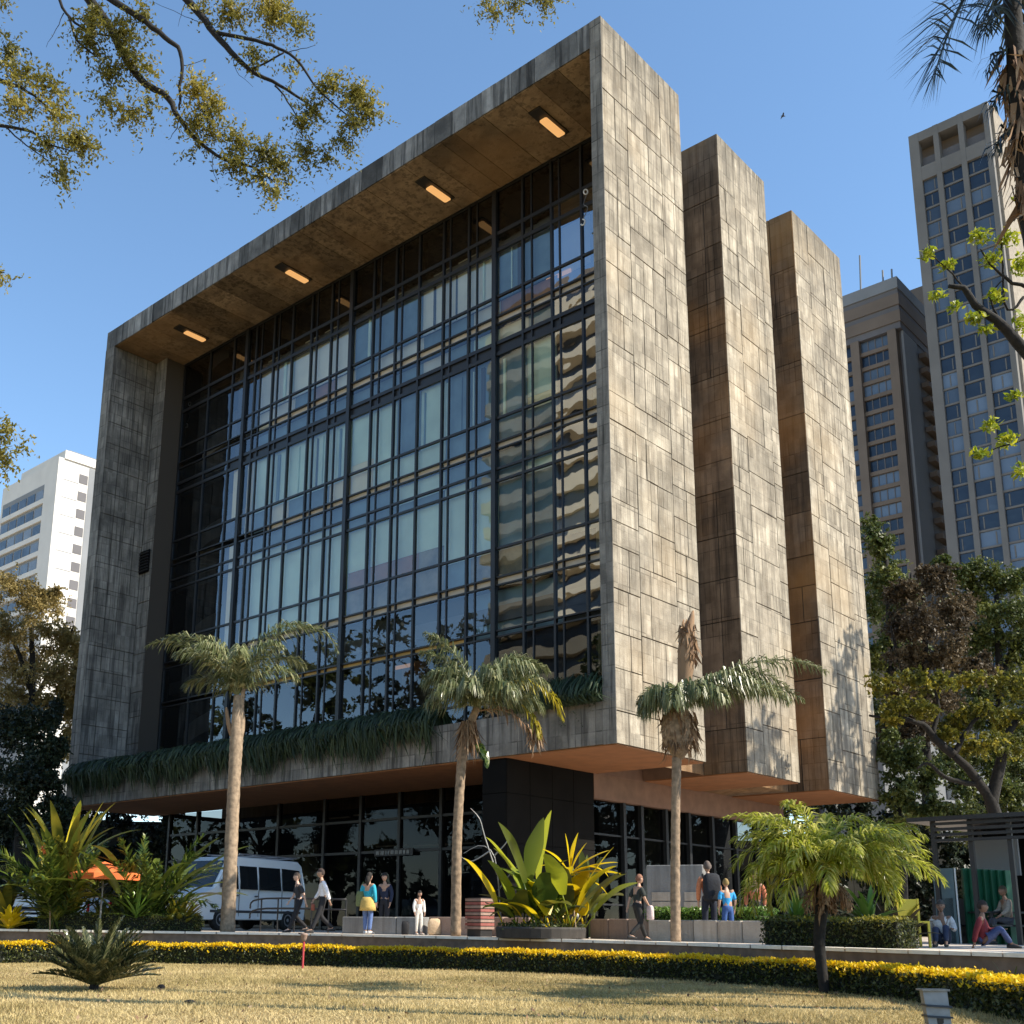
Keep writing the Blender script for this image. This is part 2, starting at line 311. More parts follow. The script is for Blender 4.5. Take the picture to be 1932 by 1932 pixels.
PANEX = MB(); PANEX.box(-.5, .5, -.5, .5, -.5, .5); PANEX.f = [(1,2,6,5)]; PANEX = PANEX.mesh('side_pane_face')
def cube_mesh(mat):
    if mat.name not in _cube_cache:
        me = (PANEX if 'side_glass' in mat.name else PANE if 'glass' in mat.name else CUBE).copy(); me.materials.clear(); me.materials.append(mat); me.name = 'piece_' + mat.name; _cube_cache[mat.name] = me
    return _cube_cache[mat.name]
def piece(name, mat, parent, x0, x1, y0, y1, z0, z1):
    o = link(name, cube_mesh(mat), parent); b = wloc(parent)
    o.location = ((x0+x1)/2-b[0], (y0+y1)/2-b[1], (z0+z1)/2-b[2]); o.scale = (x1-x0, y1-y0, z1-z0); return o
# ------------------------------------------------------------------ ground
def structure(name, mb, mat): return tag(mb.build(name, mat), kind='structure')
def lawn_material():
    m, t, b = newmat('dry_lawn'); N = t.nodes.new; L = t.links.new
    g = N('ShaderNodeNewGeometry')
    n = N('ShaderNodeTexNoise'); n.inputs['Scale'].default_value = 1.1; n.inputs['Detail'].default_value = 6; n.inputs['Roughness'].default_value = 0.65; L(g.outputs[0], n.inputs['Vector'])
    r = N('ShaderNodeValToRGB'); e = r.color_ramp.elements; e[0].position = 0.34; e[0].color = (0.31, 0.235, 0.10, 1); e[1].position = 0.66; e[1].color = (0.55, 0.425, 0.205, 1); L(n.outputs[0], r.inputs[0])
    n2 = N('ShaderNodeTexNoise'); n2.inputs['Scale'].default_value = 45; n2.inputs['Detail'].default_value = 3; L(g.outputs[0], n2.inputs['Vector'])
    r2 = N('ShaderNodeValToRGB'); r2.color_ramp.elements[0].position = 0.35; r2.color_ramp.elements[0].color = (0.6, 0.6, 0.55, 1); r2.color_ramp.elements[1].position = 0.6; L(n2.outputs[0], r2.inputs[0])
    mx = N('ShaderNodeMix'); mx.data_type = 'RGBA'; mx.blend_type = 'MULTIPLY'; mx.inputs['Factor'].default_value = 1; L(r.outputs[0], mx.inputs['A']); L(r2.outputs[0], mx.inputs['B'])
    n3 = N('ShaderNodeTexNoise'); n3.inputs['Scale'].default_value = 0.35; n3.inputs['Detail'].default_value = 5; n3.inputs['Roughness'].default_value = 0.7; L(g.outputs[0], n3.inputs['Vector'])
    r3 = N('ShaderNodeValToRGB'); r3.color_ramp.elements[0].position = 0.45; r3.color_ramp.elements[1].position = 0.66; L(n3.outputs[0], r3.inputs[0])
    m3 = N('ShaderNodeMath'); m3.operation = 'MULTIPLY'; m3.inputs[1].default_value = 0.55; L(r3.outputs[0], m3.inputs[0])
    x3 = N('ShaderNodeMix'); x3.data_type = 'RGBA'; x3.inputs['B'].default_value = (0.22, 0.12, 0.055, 1); L(m3.outputs[0], x3.inputs['Factor']); L(mx.outputs['Result'], x3.inputs['A'])
    L(x3.outputs['Result'], b.inputs['Base Color']); b.inputs['Roughness'].default_value = 0.95; b.inputs['Specular IOR Level'].default_value = 0.1
    bp = N('ShaderNodeBump'); bp.inputs['Strength'].default_value = 0.9; bp.inputs['Distance'].default_value = 0.04; L(n2.outputs[0], bp.inputs['Height']); L(bp.outputs[0], b.inputs['Normal'])
    return m
M['lawn'] = lawn_material()
M['paving'] = simple('stone_paving', (0.50, 0.42, 0.34), 0.8, var=0.15, scale=3.)
M['coping'] = simple('pale_stone_coping', (0.84, 0.77, 0.66), 0.7, var=0.1, scale=6.)
M['retain'] = simple('brown_retaining_render', (0.16, 0.115, 0.085), 0.9, var=0.3, bump=0.3, scale=5.)
M['soil'] = simple('planting_soil', (0.05, 0.035, 0.022), 0.95, var=0.4, bump=0.6, scale=12)
structure('ground', MB().add([(-3000,-3000,LZ),(3000,-3000,LZ),(3000,3000,LZ),(-3000,3000,LZ)], [(0,1,2,3)]), M['lawn'])
EDGE = [(-300, 33), (0, 31.5), (356, 31), (600, 30.5), (800, 28.3), (1000, 25.6), (1280, 22.4), (1455, 19.9), (1700, 17.7), (1932, 16.0), (2300, 13.5)]
def edge_depth(x): return float(np.interp(x, [e[0] for e in EDGE], [e[1] for e in EDGE]))
ep = [G(x, edge_depth(x)) for x in np.linspace(-300, 2300, 40)]
far = [(120, -10), (120, 260), (-260, 260), (-260, -10)]
poly = [(p[0], p[1]) for p in ep] + far
tm = MB(); n = len(poly)
tm.add([(x, y, LZ+0.002) for x, y in poly] + [(x, y, TZ) for x, y in poly], [tuple(range(n, 2*n))] + [(i, (i+1) % n, n+(i+1) % n, n+i) for i in range(n)])
structure('terrace_paving', tm, M['paving'])
# retaining wall with stone coping along the terrace edge
rw = empty('retaining_wall', G(966, edge_depth(966), LZ), 'low brown retaining wall with a pale stone coping behind the golden hedge', 'wall')
def offs(x, o, z): return G(x, edge_depth(x)+o, z)
xs = np.linspace(-300, 2300, 40)
MB().loft([[offs(x, -0.30, LZ-0.05), offs(x, -0.06, LZ-0.05), offs(x, -0.06, TZ-0.05), offs(x, -0.30, TZ-0.05)] for x in xs]).build('wall', M['retain'], rw)
nb = 44; bx = np.linspace(-300, 2300, nb+1)
for i in range(nb):
    a, c = bx[i]+1.2, bx[i+1]-1.2
    MB().loft([[offs(x, -0.36, TZ-0.046), offs(x, 0.12, TZ-0.046), offs(x, 0.12, TZ+0.012), offs(x, -0.36, TZ+0.012)] for x in (a, (a+c)/2, c)]).build('coping_stone', M['coping'], rw)
# ------------------------------------------------------------------ main building
T = 29.43; H0 = 5.2; GY = 3.55
OB = empty('office_building', (-15, 8, TZ), 'raised brutalist concrete office block with a framed dark glass front and end fins', 'building')
def BB(name, mat, *args, **k):
    mb = MB()
    for a in args: mb.box(*a)
    return mb.build(name, mat, OB, **k)
side = BB('end_wall', M['joint'], (-0.45, -0.035, 0.03, 4.85, H0+0.01, T-0.02), (-1.6, -0.45, 3.7, 4.85, H0+0.01, T-0.02))
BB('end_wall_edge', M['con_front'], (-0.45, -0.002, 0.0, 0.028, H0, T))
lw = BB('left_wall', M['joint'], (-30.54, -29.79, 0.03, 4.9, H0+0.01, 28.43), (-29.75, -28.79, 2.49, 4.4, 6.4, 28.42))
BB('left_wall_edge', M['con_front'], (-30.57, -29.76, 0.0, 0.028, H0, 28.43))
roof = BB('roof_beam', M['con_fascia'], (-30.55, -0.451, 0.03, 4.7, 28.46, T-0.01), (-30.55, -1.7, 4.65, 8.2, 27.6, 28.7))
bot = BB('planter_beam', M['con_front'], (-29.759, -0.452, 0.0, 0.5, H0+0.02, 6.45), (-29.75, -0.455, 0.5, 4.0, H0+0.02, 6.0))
fin2 = BB('end_fin', M['joint'], (-1.62, -0.035, 7.59, 11.33, H0+0.01, T-0.02))
fin3 = BB('end_fin', M['joint'], (-1.62, -0.035, 13.79, 18.43, H0+0.01, T-0.02))
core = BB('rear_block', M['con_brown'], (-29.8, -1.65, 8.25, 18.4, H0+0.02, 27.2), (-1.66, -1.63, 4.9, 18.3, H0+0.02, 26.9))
# board-marked panels
def split_rows(lo, hi, a, b, rng):
    z = [lo]
    while z[-1] < hi-a:
        z.append(min(hi, z[-1] + rng.uniform(a, b)))
    z[-1] = hi
    return z
def panels(face, u0, u1, v0, v1, cols, hmin, hmax, mat, parent, seed, at, keep=0.75, extra=0.25, nm_='concrete_panel', strips=()):
    rng = random.Random(seed); gap = 0.017; bounds = [u0] + list(strips) + [u1]
    for si in range(len(bounds)-1):          # every strip was poured in lifts of its own
        s0, s1 = bounds[si], bounds[si+1]; zs = split_rows(v0, v1, hmin, hmax, rng); mine = [c for c in cols if s0+.2 < c < s1-.2]; on = {c: True for c in mine}
        for i in range(len(zs)-1):
            for c in mine:
                if rng.random() < 0.4: on[c] = rng.random() < keep
            us = [s0] + [c + (rng.uniform(-.12, .12) if strips else 0) for c in mine if on[c]] + [s1]
            if rng.random() < extra:
                k = rng.randrange(len(us)-1)
                if us[k+1]-us[k] > 1.1: us.insert(k+1, us[k] + (us[k+1]-us[k])*rng.uniform(0.35, 0.65))
            for j in range(len(us)-1):
                d = rng.uniform(-0.008, 0.008); a, b, c, e = us[j]+gap, us[j+1]-gap, zs[i]+gap*rng.uniform(.6, 1.3), zs[i+1]-gap
                if face == 'x': piece(nm_, mat, parent, at-0.034, at+d, a, b, c, e)
                else: piece(nm_, mat, parent, a, b, at-d, at+0.034, c, e)
panels('x', 0.0, 4.875, H0, T, [0.75, 2.1, 2.7, 4.2], 0.7, 1.7, M['con_lit'], side, 3, 0.0, keep=0.55, extra=.1, strips=(1.42, 3.5))
panels('x', 7.55, 11.335, H0, T, [8.1, 9.5, 10.1], 0.8, 1.9, M['con_lit'], fin2, 5, 0.0, keep=0.5, extra=.1, strips=(8.75, 10.7))
panels('x', 13.75, 18.435, H0, T, [14.4, 15.9, 16.6, 17.8], 0.9, 1.9, M['con_lit'], fin3, 8, 0.0, keep=0.5, extra=.1, strips=(15.1, 17.2))
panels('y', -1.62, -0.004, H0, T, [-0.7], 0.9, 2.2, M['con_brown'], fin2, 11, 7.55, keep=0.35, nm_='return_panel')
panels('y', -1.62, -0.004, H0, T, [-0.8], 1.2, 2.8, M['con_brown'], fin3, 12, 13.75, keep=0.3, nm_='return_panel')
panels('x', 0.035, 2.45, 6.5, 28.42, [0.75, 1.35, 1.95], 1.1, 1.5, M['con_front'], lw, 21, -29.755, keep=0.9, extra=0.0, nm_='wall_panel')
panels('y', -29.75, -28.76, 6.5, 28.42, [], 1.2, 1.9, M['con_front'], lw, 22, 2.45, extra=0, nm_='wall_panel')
# fascia boards along the top beam, the near corner first
rng = random.Random(4); x = -0.452
while x > -30.4:
    wd = rng.choice([0.35, 0.5, 0.7, 0.9, 1.2]); x2 = max(-30.55, x-wd)
    piece('fascia_board', M['con_fascia'], roof, x2+0.008, x-0.008, 0.0, 0.032, 28.43 + rng.uniform(-0.01, 0.01), T-rng.uniform(0, 0.012)); x = x2
# soffit boards under the roof beam
x = -0.46
while x > -29.7:
    wd = rng.choice([0.7, 1.0, 1.35, 1.35]); x2 = max(-29.74, x-wd)
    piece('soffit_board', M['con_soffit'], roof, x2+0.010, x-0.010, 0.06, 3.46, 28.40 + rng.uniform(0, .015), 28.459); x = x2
# coffered lamps in the soffit
for i, xx in enumerate((-25.7, -17.87, -9.2, -3.55)):
    which = ['at the far left end', 'second from the left end', 'third from the left end', 'nearest the sunlit end wall'][i]
    L = empty('soffit_lamp', (xx, 1.8, 28.38), 'glowing amber strip lamp under the roof overhang, ' + which, 'lamp', 'strip lamps under the roof overhang')
    MB().box(xx-0.25, xx+0.25, 0.95, 2.7, 28.335, 28.392).build('housing', M['lamp_house'], L)
    MB().cbox(xx-0.17, xx+0.17, 1.45, 2.6, 28.265, 28.333, 0.05).build('diffuser', M['lamp'], L)
# undersides
BB('soffit', M['soffit_paint'], (-30.5, -5.0, 0.06, 4.7, H0-0.03, H0+0.008), (-4.999, -0.06, 0.06, 4.82, H0-0.03, H0+0.008))
BB('soffit', M['soffit_paint'], (-4.0, -0.06, 7.6, 11.3, H0-0.03, H0+0.008))
BB('soffit', M['soffit_paint'], (-4.0, -0.06, 13.8, 18.4, H0-0.03, H0+0.008))
for q0, q1 in ((7.57, 11.32), (13.77, 18.42)): BB('fin_base', M['beam_pink'], (-4.05, -1.63, q0, q1, H0+0.009, 6.3))
BB('ground_beam', M['beam_pink'], (-4.6, -4.1, 4.66, 18.3, 4.35, H0-0.031), (-4.6, -4.07, 4.9, 18.3, H0-0.031, 5.9))
# ------------------------------------------------------------------ curtain wall
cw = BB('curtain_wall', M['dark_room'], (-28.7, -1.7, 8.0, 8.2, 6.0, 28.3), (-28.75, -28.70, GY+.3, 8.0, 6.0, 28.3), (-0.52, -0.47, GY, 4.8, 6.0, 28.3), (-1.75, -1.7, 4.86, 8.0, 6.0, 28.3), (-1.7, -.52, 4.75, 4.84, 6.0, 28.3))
for z in (26.06, 21.52, 16.38, 11.2): BB('floor_slab', M['slab'], (-28.68, -1.76, GY+0.35, 7.98, z-0.3, z+0.28))
ZR = [6.2, 7.9, 10.2, 10.42, 12.12, 12.42, 13.52, 16.14, 16.62, 17.4, 17.68, 18.65, 21.28, 21.75, 22.55, 22.88, 23.72, 25.72, 26.45, 28.36]
STRIP = {2: 'strip_or', 4: 'strip', 9: 'strip', 14: 'strip'}
BAY = 1.372; XB = [-3.4 - BAY*i for i in range(15)]          # bay lines
XL = [-0.55, -2.03] + XB
XL += [-23.3, -24.4, -26.4, -28.68]
XL = sorted([q for q in XL if q > -23.0]) if False else sorted(set(round(q, 3) for q in XL if not (-24.3 < q < -23.31)))
XL = [q for i, q in enumerate(XL) if i == 0 or q - XL[i-1] > 0.3]
rng = random.Random(31)
for i, q in enumerate(XL):
    th = 0.045; dp = 0.07
    if i % 6 == 3: th = 0.10; dp = 0.13
    piece('mullion', M['mullion'], cw, q-th, q+th, GY-dp, GY+0.06, 6.2, 28.38)
    if -23 < q < -2.2 and i % 3 != 0:
        o = 0.36 if i % 2 else 0.42
        piece('mullion', M['mullion'], cw, q+o-0.028, q+o+0.028, GY-0.045, GY+0.055, 6.2, 28.37)
for i, z in enumerate(ZR):
    th = 0.045
    if i in (12, 13, 17, 18): th = 0.075
    if i in STRIP or i-1 in STRIP: th = 0.03
    piece('transom', M['mullion'], cw, -28.69, -0.53, GY-0.06, GY+0.05, z-th, z+th)
def back(kind, x0, x1, z0, z1, dy=0.22): piece('blind', M[kind], cw, x0, x1, GY+dy, GY+dy+0.02, z0, z1)
npane = 0
for ci in range(len(XL)-1):
    x0, x1 = XL[ci], XL[ci+1]; xc = (x0+x1)/2
    for ri in range(len(ZR)-1):
        z0, z1 = ZR[ri], ZR[ri+1]
        if ri in STRIP:
            if ri == 2 and not (-21 < xc < -9): continue
            if ri == 9 and xc < -21.5: continue
            if ri == 14 and xc < -21: continue
            if xc < -22.5 and ri == 4: continue
            piece('spandrel_strip', M[STRIP[ri]], cw, x0+0.06, x1-0.06, GY+0.07, GY+0.10, z0+0.03, z1-0.03); continue
        stair = xc < -24.4; right = xc > -5.4
        if ri == 12 and not stair:
            piece('spandrel_panel', M['mullion'], cw, x0+0.05, x1-0.05, GY+0.02, GY+0.05, z0, z1); continue
        gm = 'glass'
        if right and ri > 0: gm = 'glass_wavy'
        if stair or ri <= 1 or ri == 18: gm = 'glass_dark'
        piece('pane', M[gm], cw, x0+0.04, x1-0.04, GY-0.006, GY+0.006, z0+0.03, z1-0.03); npane += 1
        if stair: continue
        if -24.5 < xc < -22.2:
            if ri not in (0, 1): back(rng.choice(['blind_cream', 'blind_grey', 'dark_pane']) if z0 < 20 else 'dark_pane', x0+0.3, x0+0.75, z0, z1, 0.15)
            continue
        if right:
            back(rng.choice(['dark_pane', 'panel_stone', 'blind_cream', 'dark_pane']), x0, x1, z0, z1, 0.5); continue
        if ri == 18: back('dark_pane', x0+0.15, x1-0.1, z0+0.2, z1-0.2, 0.3)
        elif ri == 17: back('dark_pane' if rng.random() < 0.5 else 'blind_grey', x0+0.4, x1, z0, z1, 0.4)
        elif ri in (16,):          # upper bright row
            k = 'blind_grey'
            if rng.random() < 0.22 or -7.4 < xc < -5.9 or -15.6 < xc < -14: k = 'blind_blue'
            back(k, x0, x1, z0, z1)
        elif ri == 15:
            back(rng.choice(['blind_grey', 'blind_blue', 'panel_rust', 'blind_grey']), x0, x1, z0, z1, 0.3)
        elif ri == 13: back(rng.choice(['blind_blue', 'blind_teal', 'blind_blue', 'blind_grey']), x0, x1, z0, z1, 0.3)
        elif ri == 11:
            k = 'blind_teal'
            if -10.2 < xc < -7.4: k = 'blind_blue'
            elif rng.random() < 0.18: k = 'blind_cream'
            elif rng.random() < 0.1: k = 'blind_blue'
            if k == 'blind_teal' and rng.random() < 0.45:
                back(k, x0, x1, z0+0.5, z1); back('blind_cream', x0, x1, z0, z0+0.5, 0.24)
            else: back(k, x0, x1, z0, z1)
        elif ri == 10: back(rng.choice(['blind_cream', 'blind_cream', 'blind_teal', 'blind_blue']) if xc < -10 else 'blind_blue', x0, x1, z0, z1)
        elif ri == 8: back('blind_blue' if rng.random() < 0.75 else 'blind_teal', x0, x1, z0, z1)
        elif ri == 7: back('blind_teal' if rng.random() < 0.55 else 'blind_blue', x0, x1, z0, z1)
        elif ri == 6:
            k = 'blind_teal'
            if xc > -7.4: k = 'blind_blue'
            if -15.5 < xc < -10: back(k, x0, x1, z0+0.85, z1); back('panel_rust' if rng.random() < 0.6 else 'panel_stone', x0, x1, z0, z0+0.85, 0.24)
            else: back(k, x0, x1, z0, z1)
        elif ri == 5: back('blind_teal' if xc < -15.5 else rng.choice(['panel_stone', 'panel_stone', 'panel_rust', 'blind_blue']), x0, x1, z0, z1)
        elif ri == 3: back('blind_blue' if xc > -8.8 else 'dark_pane', x0, x1, z0, z1, 0.5)
        elif ri in (0, 1): back('dark_pane' if rng.random() < 0.7 else 'panel_stone', x0, x1, z0, z1, 0.8)
# vertical blind folds in front of some bays
for k in range(26):
    xx = rng.uniform(-21.5, -6); z0, z1 = rng.choice([(13.55, 16.1), (18.7, 21.1), (23.75, 25.7)])
    piece('curtain_fold', M[rng.choice(['blind_blue', 'blind_teal', 'dark_pane'])], cw, xx, xx+rng.uniform(0.04, 0.18), GY+0.14, GY+0.2, z0, z1)
# spiral stair behind the smoked glass at the left end
st = MB(); sc = (-26.55, 5.6); prev = None
nst = 150; zt = np.linspace(6.3, 28.0, nst)
for a in range(nst-1):
    th0, th1 = zt[a]*2*math.pi/4.8, zt[a+1]*2*math.pi/4.8
    pts = []
    for th, zz in ((th0, zt[a]), (th1, zt[a+1])):
        for rr_ in (0.35, 1.75): pts.append((sc[0]+rr_*math.cos(th), sc[1]+rr_*math.sin(th), zz))
    for th, zz in ((th0, zt[a]+0.9), (th1, zt[a+1]+0.9)): pts.append((sc[0]+1.76*math.cos(th), sc[1]+1.76*math.sin(th), zz))
    st.add(pts, [(0, 1, 3, 2), (1, 4, 5, 3)])
st.tube([(sc[0], sc[1], 6.1), (sc[0], sc[1], 28.2)], 0.33, 10)
M['stair'] = simple('grey_stair', (0.30, 0.30, 0.29), 0.8)
st.build('spiral_stair', M['stair'], OB)
# ceiling lamps inside, seen through the glass
for px, py, in ((1052, 519), (915, 1031), (760, 1257)):
    p = aty(px, py, GY+0.4); piece('interior_lamp', M['lamp'], cw, p[0]-0.55, p[0]+0.55, GY+0.42, GY+0.5, p[2]-0.06, p[2]+0.07)
# louvred opening in the left wall
lv = BB('louvre', M['black_wall'], (-29.72, -28.9, 2.36, 2.42, 16.9, 18.05))
for k in range(7): piece('slat', M['dark_metal'], lv, -29.7, -28.92, 2.30, 2.40, 16.98+k*0.15, 17.04+k*0.15)
# ------------------------------------------------------------------ ground floor
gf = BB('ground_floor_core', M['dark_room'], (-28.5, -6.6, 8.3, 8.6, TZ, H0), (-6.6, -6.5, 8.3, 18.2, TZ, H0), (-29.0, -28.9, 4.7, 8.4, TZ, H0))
ew = BB('entrance_wall', M['black_wall'], (-5.07, -4.13, 0.15, 4.64, TZ, H0-0.032))
M['cladding'] = simple('charcoal_cladding_panel', (0.006, 0.0055, 0.005), 0.7, var=0.35, scale=0.8, spec=.08)
for q0 in np.linspace(0.12, 4.64, 5)[:-1]:
    for z0, z1 in ((TZ+.02, 2.6), (2.62, 4.1), (4.12, H0-.04)): piece('cladding_panel', M['cladding'], ew, -4.13, -4.10, q0+.01, q0+1.12, z0, z1)
for z0, z1 in ((TZ+.02, 2.6), (2.62, 4.1), (4.12, H0-.04)): piece('cladding_panel', M['cladding'], ew, -5.07, -4.12, 0.11, 0.15, z0, z1)
gx = [-28.9, -26.6, -23.6, -20.6, -17.6, -15.4, -13.2, -11.0, -8.8, -6.9, -5.12]
for q in gx: piece('mullion', M['mullion'], gf, q-0.07, q+0.07, 4.55, 4.75, TZ, H0-0.03)
for z in (0.0, 2.9, 4.15): piece('transom', M['mullion'], gf, -28.9, -5.12, 4.58, 4.72, z-0.05, z+0.05)
for i in range(len(gx)-1):
    for z0, z1 in ((0.05, 2.85), (2.95, 4.1), (4.2, 5.15)): piece('pane', M['glass_ground'], gf, gx[i]+.06, gx[i+1]-.06, 4.645, 4.655, z0, z1)
gy = [4.66, 6.6, 7.7, 9.3, 10.9, 12.6, 14.4, 16.2, 18.2]
for q in gy: piece('mullion', M['mullion'], gf, -4.45, -4.2, q-0.08, q+0.08, TZ, 4.348)
for i in range(len(gy)-1): piece('pane', M['glass_side'], gf, -4.355, -4.345, gy[i]+.07, gy[i+1]-.07, TZ+.05, 4.34)
for q in (0.9, 3.2): piece('transom', M['mullion'], gf, -4.42, -4.28, 4.7, 18.2, q-.03, q+.03)
# pale strips painted in for ceiling light reflections, plus wall panels
for x0, x1, yy, z in ((-22.0, -20.6, 6.2, 4.35), (-19.0, -17.7, 6.0, 4.55), (-17.4, -15.9, 6.0, 4.6), (-16.6, -14.8, 6.6, 3.3), (-14.4, -11.2, 6.6, 3.25), (-20.0, -19.2, 6.0, 2.3)):
    piece('light_reflection_strip', M['strip'], gf, x0, x1, yy, yy+0.12, z-0.03, z+0.03)
for x0, x1, z0, z1 in ((-9.9, -9.0, 2.6, 4.8), (-8.5, -8.1, 1.0, 4.4), (-7.6, -6.4, 3.0, 4.9), (-21.8, -20.8, 0.8, 3.6)):
    piece('wall_panel', M['panel_stone'], gf, x0, x1, 7.0, 7.1, z0, z1)
sg = BB('entrance_sign', M['dark_metal'], (-14.4, -12.3, 4.44, 4.48, 2.72, 2.98))
rng = random.Random(2); xx = -14.3
while xx < -12.45:
    wd = rng.uniform(0.08, 0.2); piece('raised_mark', M['grey_metal'], sg, xx, xx+wd, 4.425, 4.438, 2.78, 2.92); xx += wd+0.06
# pulley rings and rope hung beside the glass at both ends
for lab, pt, s in (('white ring and rope hanging beside the dark stair glass', atx(358, 762, -28.6), 1), ('pale pulley and hook hanging beside the glass near the end wall', aty(1105, 362, GY-0.35), 1)):
    r = empty('rope_pulley', pt, lab, 'pulley')
    k = 20; MB().tube([pt + np.array([0.075*math.cos(a)*.75, 0.075*math.cos(a)*.6, 0.10*math.sin(a)]) for a in np.linspace(0, 2*math.pi, k)], 0.026, 6).build('ring', M['white_metal'], r, True)
    q = spline([pt + np.array([0.0, 0.05, -0.1]), pt + np.array([-0.1, 0.0, -.45]), pt + np.array([0.08, 0.0, -.7]), pt + np.array([-0.15, 0.0, -1.05])], 14)
    MB().tube(q, 0.016, 5).build('rope', M['grey_metal'], r, True)
    MB().tube(spline([q[-1], q[-1]+np.array([0.1, 0, -.1]), q[-1]+np.array([.03, 0, -.25]), q[-1]+np.array([-.08, 0, -.17])], 10), 0.028, 6).build('hook', M['white_metal'], r, True)
# ------------------------------------------------------------------ far buildings
M['win_far'] = winmat('far_window', (0.018, 0.030, 0.052), (0.13, 0.18, 0.25))
M['win_dark'] = winmat('far_dark_window', (0.03, 0.035, 0.045), (0.16, 0.17, 0.18))
M['tower_pale'] = simple('shaded_tower_concrete', (0.135, 0.13, 0.122), 0.85, var=0.12, scale=0.2)  # front tone darkened for shade; tower_flank is the sunlit copy
M['tower_tan'] = simple('tan_tower_pier', (0.155, 0.12, 0.093), 0.85, var=0.12, scale=0.2)
M['tower_dark'] = simple('dark_tower_band', (0.12, 0.115, 0.12), 0.8, var=0.1, scale=0.2)
M['tower_side'] = simple('blue_grey_tower_side', (0.20, 0.21, 0.22), 0.85, var=0.1, scale=0.15)
M['tower_flank'] = concrete('sunlit_flank_concrete', (0.24, 0.21, 0.17), (0.36, 0.32, 0.26), stain=(.14, .12, .1), tint=0, board=False)  # lighter copy of the tower concrete: sunlight on the flank is in the colour
M['bwhite'] = simple('white_render', (0.60, 0.575, 0.53), 0.8, var=0.06, scale=0.3)
M['spandrel'] = simple('tower_spandrel', (0.13, 0.125, 0.118), 0.8)
def bld(name, loc, label): return empty(name, loc, label, 'building')
# tall tower
Yt = 135.; a = aty(1714, 260, Yt); b = aty(1862, 190, Yt); zt_ = (a[2]+b[2])/2; x0, x1 = a[0], b[0]; W = x1-x0
t1 = bld('office_tower', (x0, Yt, 0), 'tall pale office tower with three window bays, cut by the right edge of the picture')
MB().box(x0+0.3, x1-0.3, Yt+1.2, Yt+34, LZ, zt_-4.).build('core', M['tower_dark'], t1)
MB().box(x1-0.29, x1+0.4, Yt+1.0, Yt+34.2, LZ, zt_-0.1).build('side_wall', M['tower_flank'], t1)
pw = W*0.065
for k in range(4):
    q = x0 + k*(W-pw)/3; piece('pier', M['tower_pale'], t1, q, q+pw*(1.9 if k == 0 else 1.), Yt-0.1, Yt+1.3, LZ, zt_)
piece('roof_beam', M['tower_pale'], t1, x0+.01, x1-.01, Yt-0.06, Yt+33, zt_-1.6, zt_-0.02)
piece('crown_beam', M['tower_pale'], t1, x0+.01, x1-.01, Yt-0.06, Yt+1, zt_-8.6, zt_-6.2)
piece('crown_wall', M['tower_tan'], t1, x0+.02, x1-.02, Yt+2.4, Yt+3, zt_-9, zt_-1)
FH_ = 2.55; nfl = int((zt_-8.6-20)/FH_)
for k in range(3):
    q0 = x0 + k*(W-pw)/3 + pw*(1.9 if k == 0 else 1.); q1 = x0 + (k+1)*(W-pw)/3
    for fl in range(nfl):
        zz = zt_-8.6-(fl+1)*FH_
        piece('spandrel', M['spandrel'], t1, q0, q1, Yt+0.22, Yt+1.25, zz, zz+0.30)
        if fl < 40:
            piece('window', M['win_far'], t1, q0+0.05, q1-0.05, Yt+0.4, Yt+1.1, zz+0.32, zz+FH_-.02)
            for s in (1, 2, 3):
                if (fl+s+k) % 3 == 0: piece('blind', M['tower_pale'], t1, q0+(q1-q0)*(s/4-.03), q0+(q1-q0)*(s/4+.03), Yt+0.34, Yt+0.39, zz+0.5, zz+FH_-.3)
# darker tower with banded crown
Yb = 150.; b2 = aty(1690, 523, Yb); zb = b2[2]; x1 = b2[0]; x0 = x1-21
t2 = bld('banded_tower', (x0, Yb, 0), 'darker brown tower with a striped crown and roof masts, left of the tall pale tower')
MB().box(x0, x1-0.3, Yb+1.2, Yb+14, LZ, zb-1).build('core', M['tower_dark'], t2)
MB().box(x1-0.28, x1+0.1, Yb+0.9, Yb+7, LZ, zb-9.6).build('side_wall', M['tower_side'], t2)
piece('side_wall', M['tower_dark'], t2, x1-0.28, x1-0.02, Yb+7, Yb+14, LZ, zb-9.6)
for k in range(3):
    piece('crown_band', M['tower_tan'] if k else M['tower_side'], t2, x0-0.2, x1+0.25, Yb-0.35, Yb+14.3, zb-2.1-k*3.1, zb-0.02-k*3.1)
piece('crown_recess', M['tower_dark'], t2, x0+.2, x1+0.1, Yb-0.1, Yb+14, zb-9.5, zb-2)
for k in range(4):
    q = x1-1.1-k*6.4; piece('pier', M['tower_tan'], t2, q-1.05, q+.4, Yb-0.3, Yb+1.3, LZ, zb-9.4)
for k in range(3):
    q1 = x1-2.15-k*6.4; q0 = x1-0.7-(k+1)*6.4
    for fl in range(26):
        zz = zb-9.6-(fl+1)*2.75
        piece('spandrel', M['tower_tan'], t2, q0, q1, Yb+0.3, Yb+1.25, zz, zz+0.7)
        piece('window', M['win_far'], t2, q0+.05, q1-.05, Yb+0.7, Yb+1.1, zz+.72, zz+2.73)
        for s in (1, 2, 3): piece('window_bar', M['tower_dark'], t2, q0+(q1-q0)*s/4-.08, q0+(q1-q0)*s/4+.08, Yb+0.62, Yb+0.69, zz+.72, zz+2.73)
for fl in range(24): piece('balcony', M['tower_tan'], t2, x1-0.2, x1+1.2, Yb+8, Yb+12.5, zb-12-fl*2.75, zb-11.1-fl*2.75)
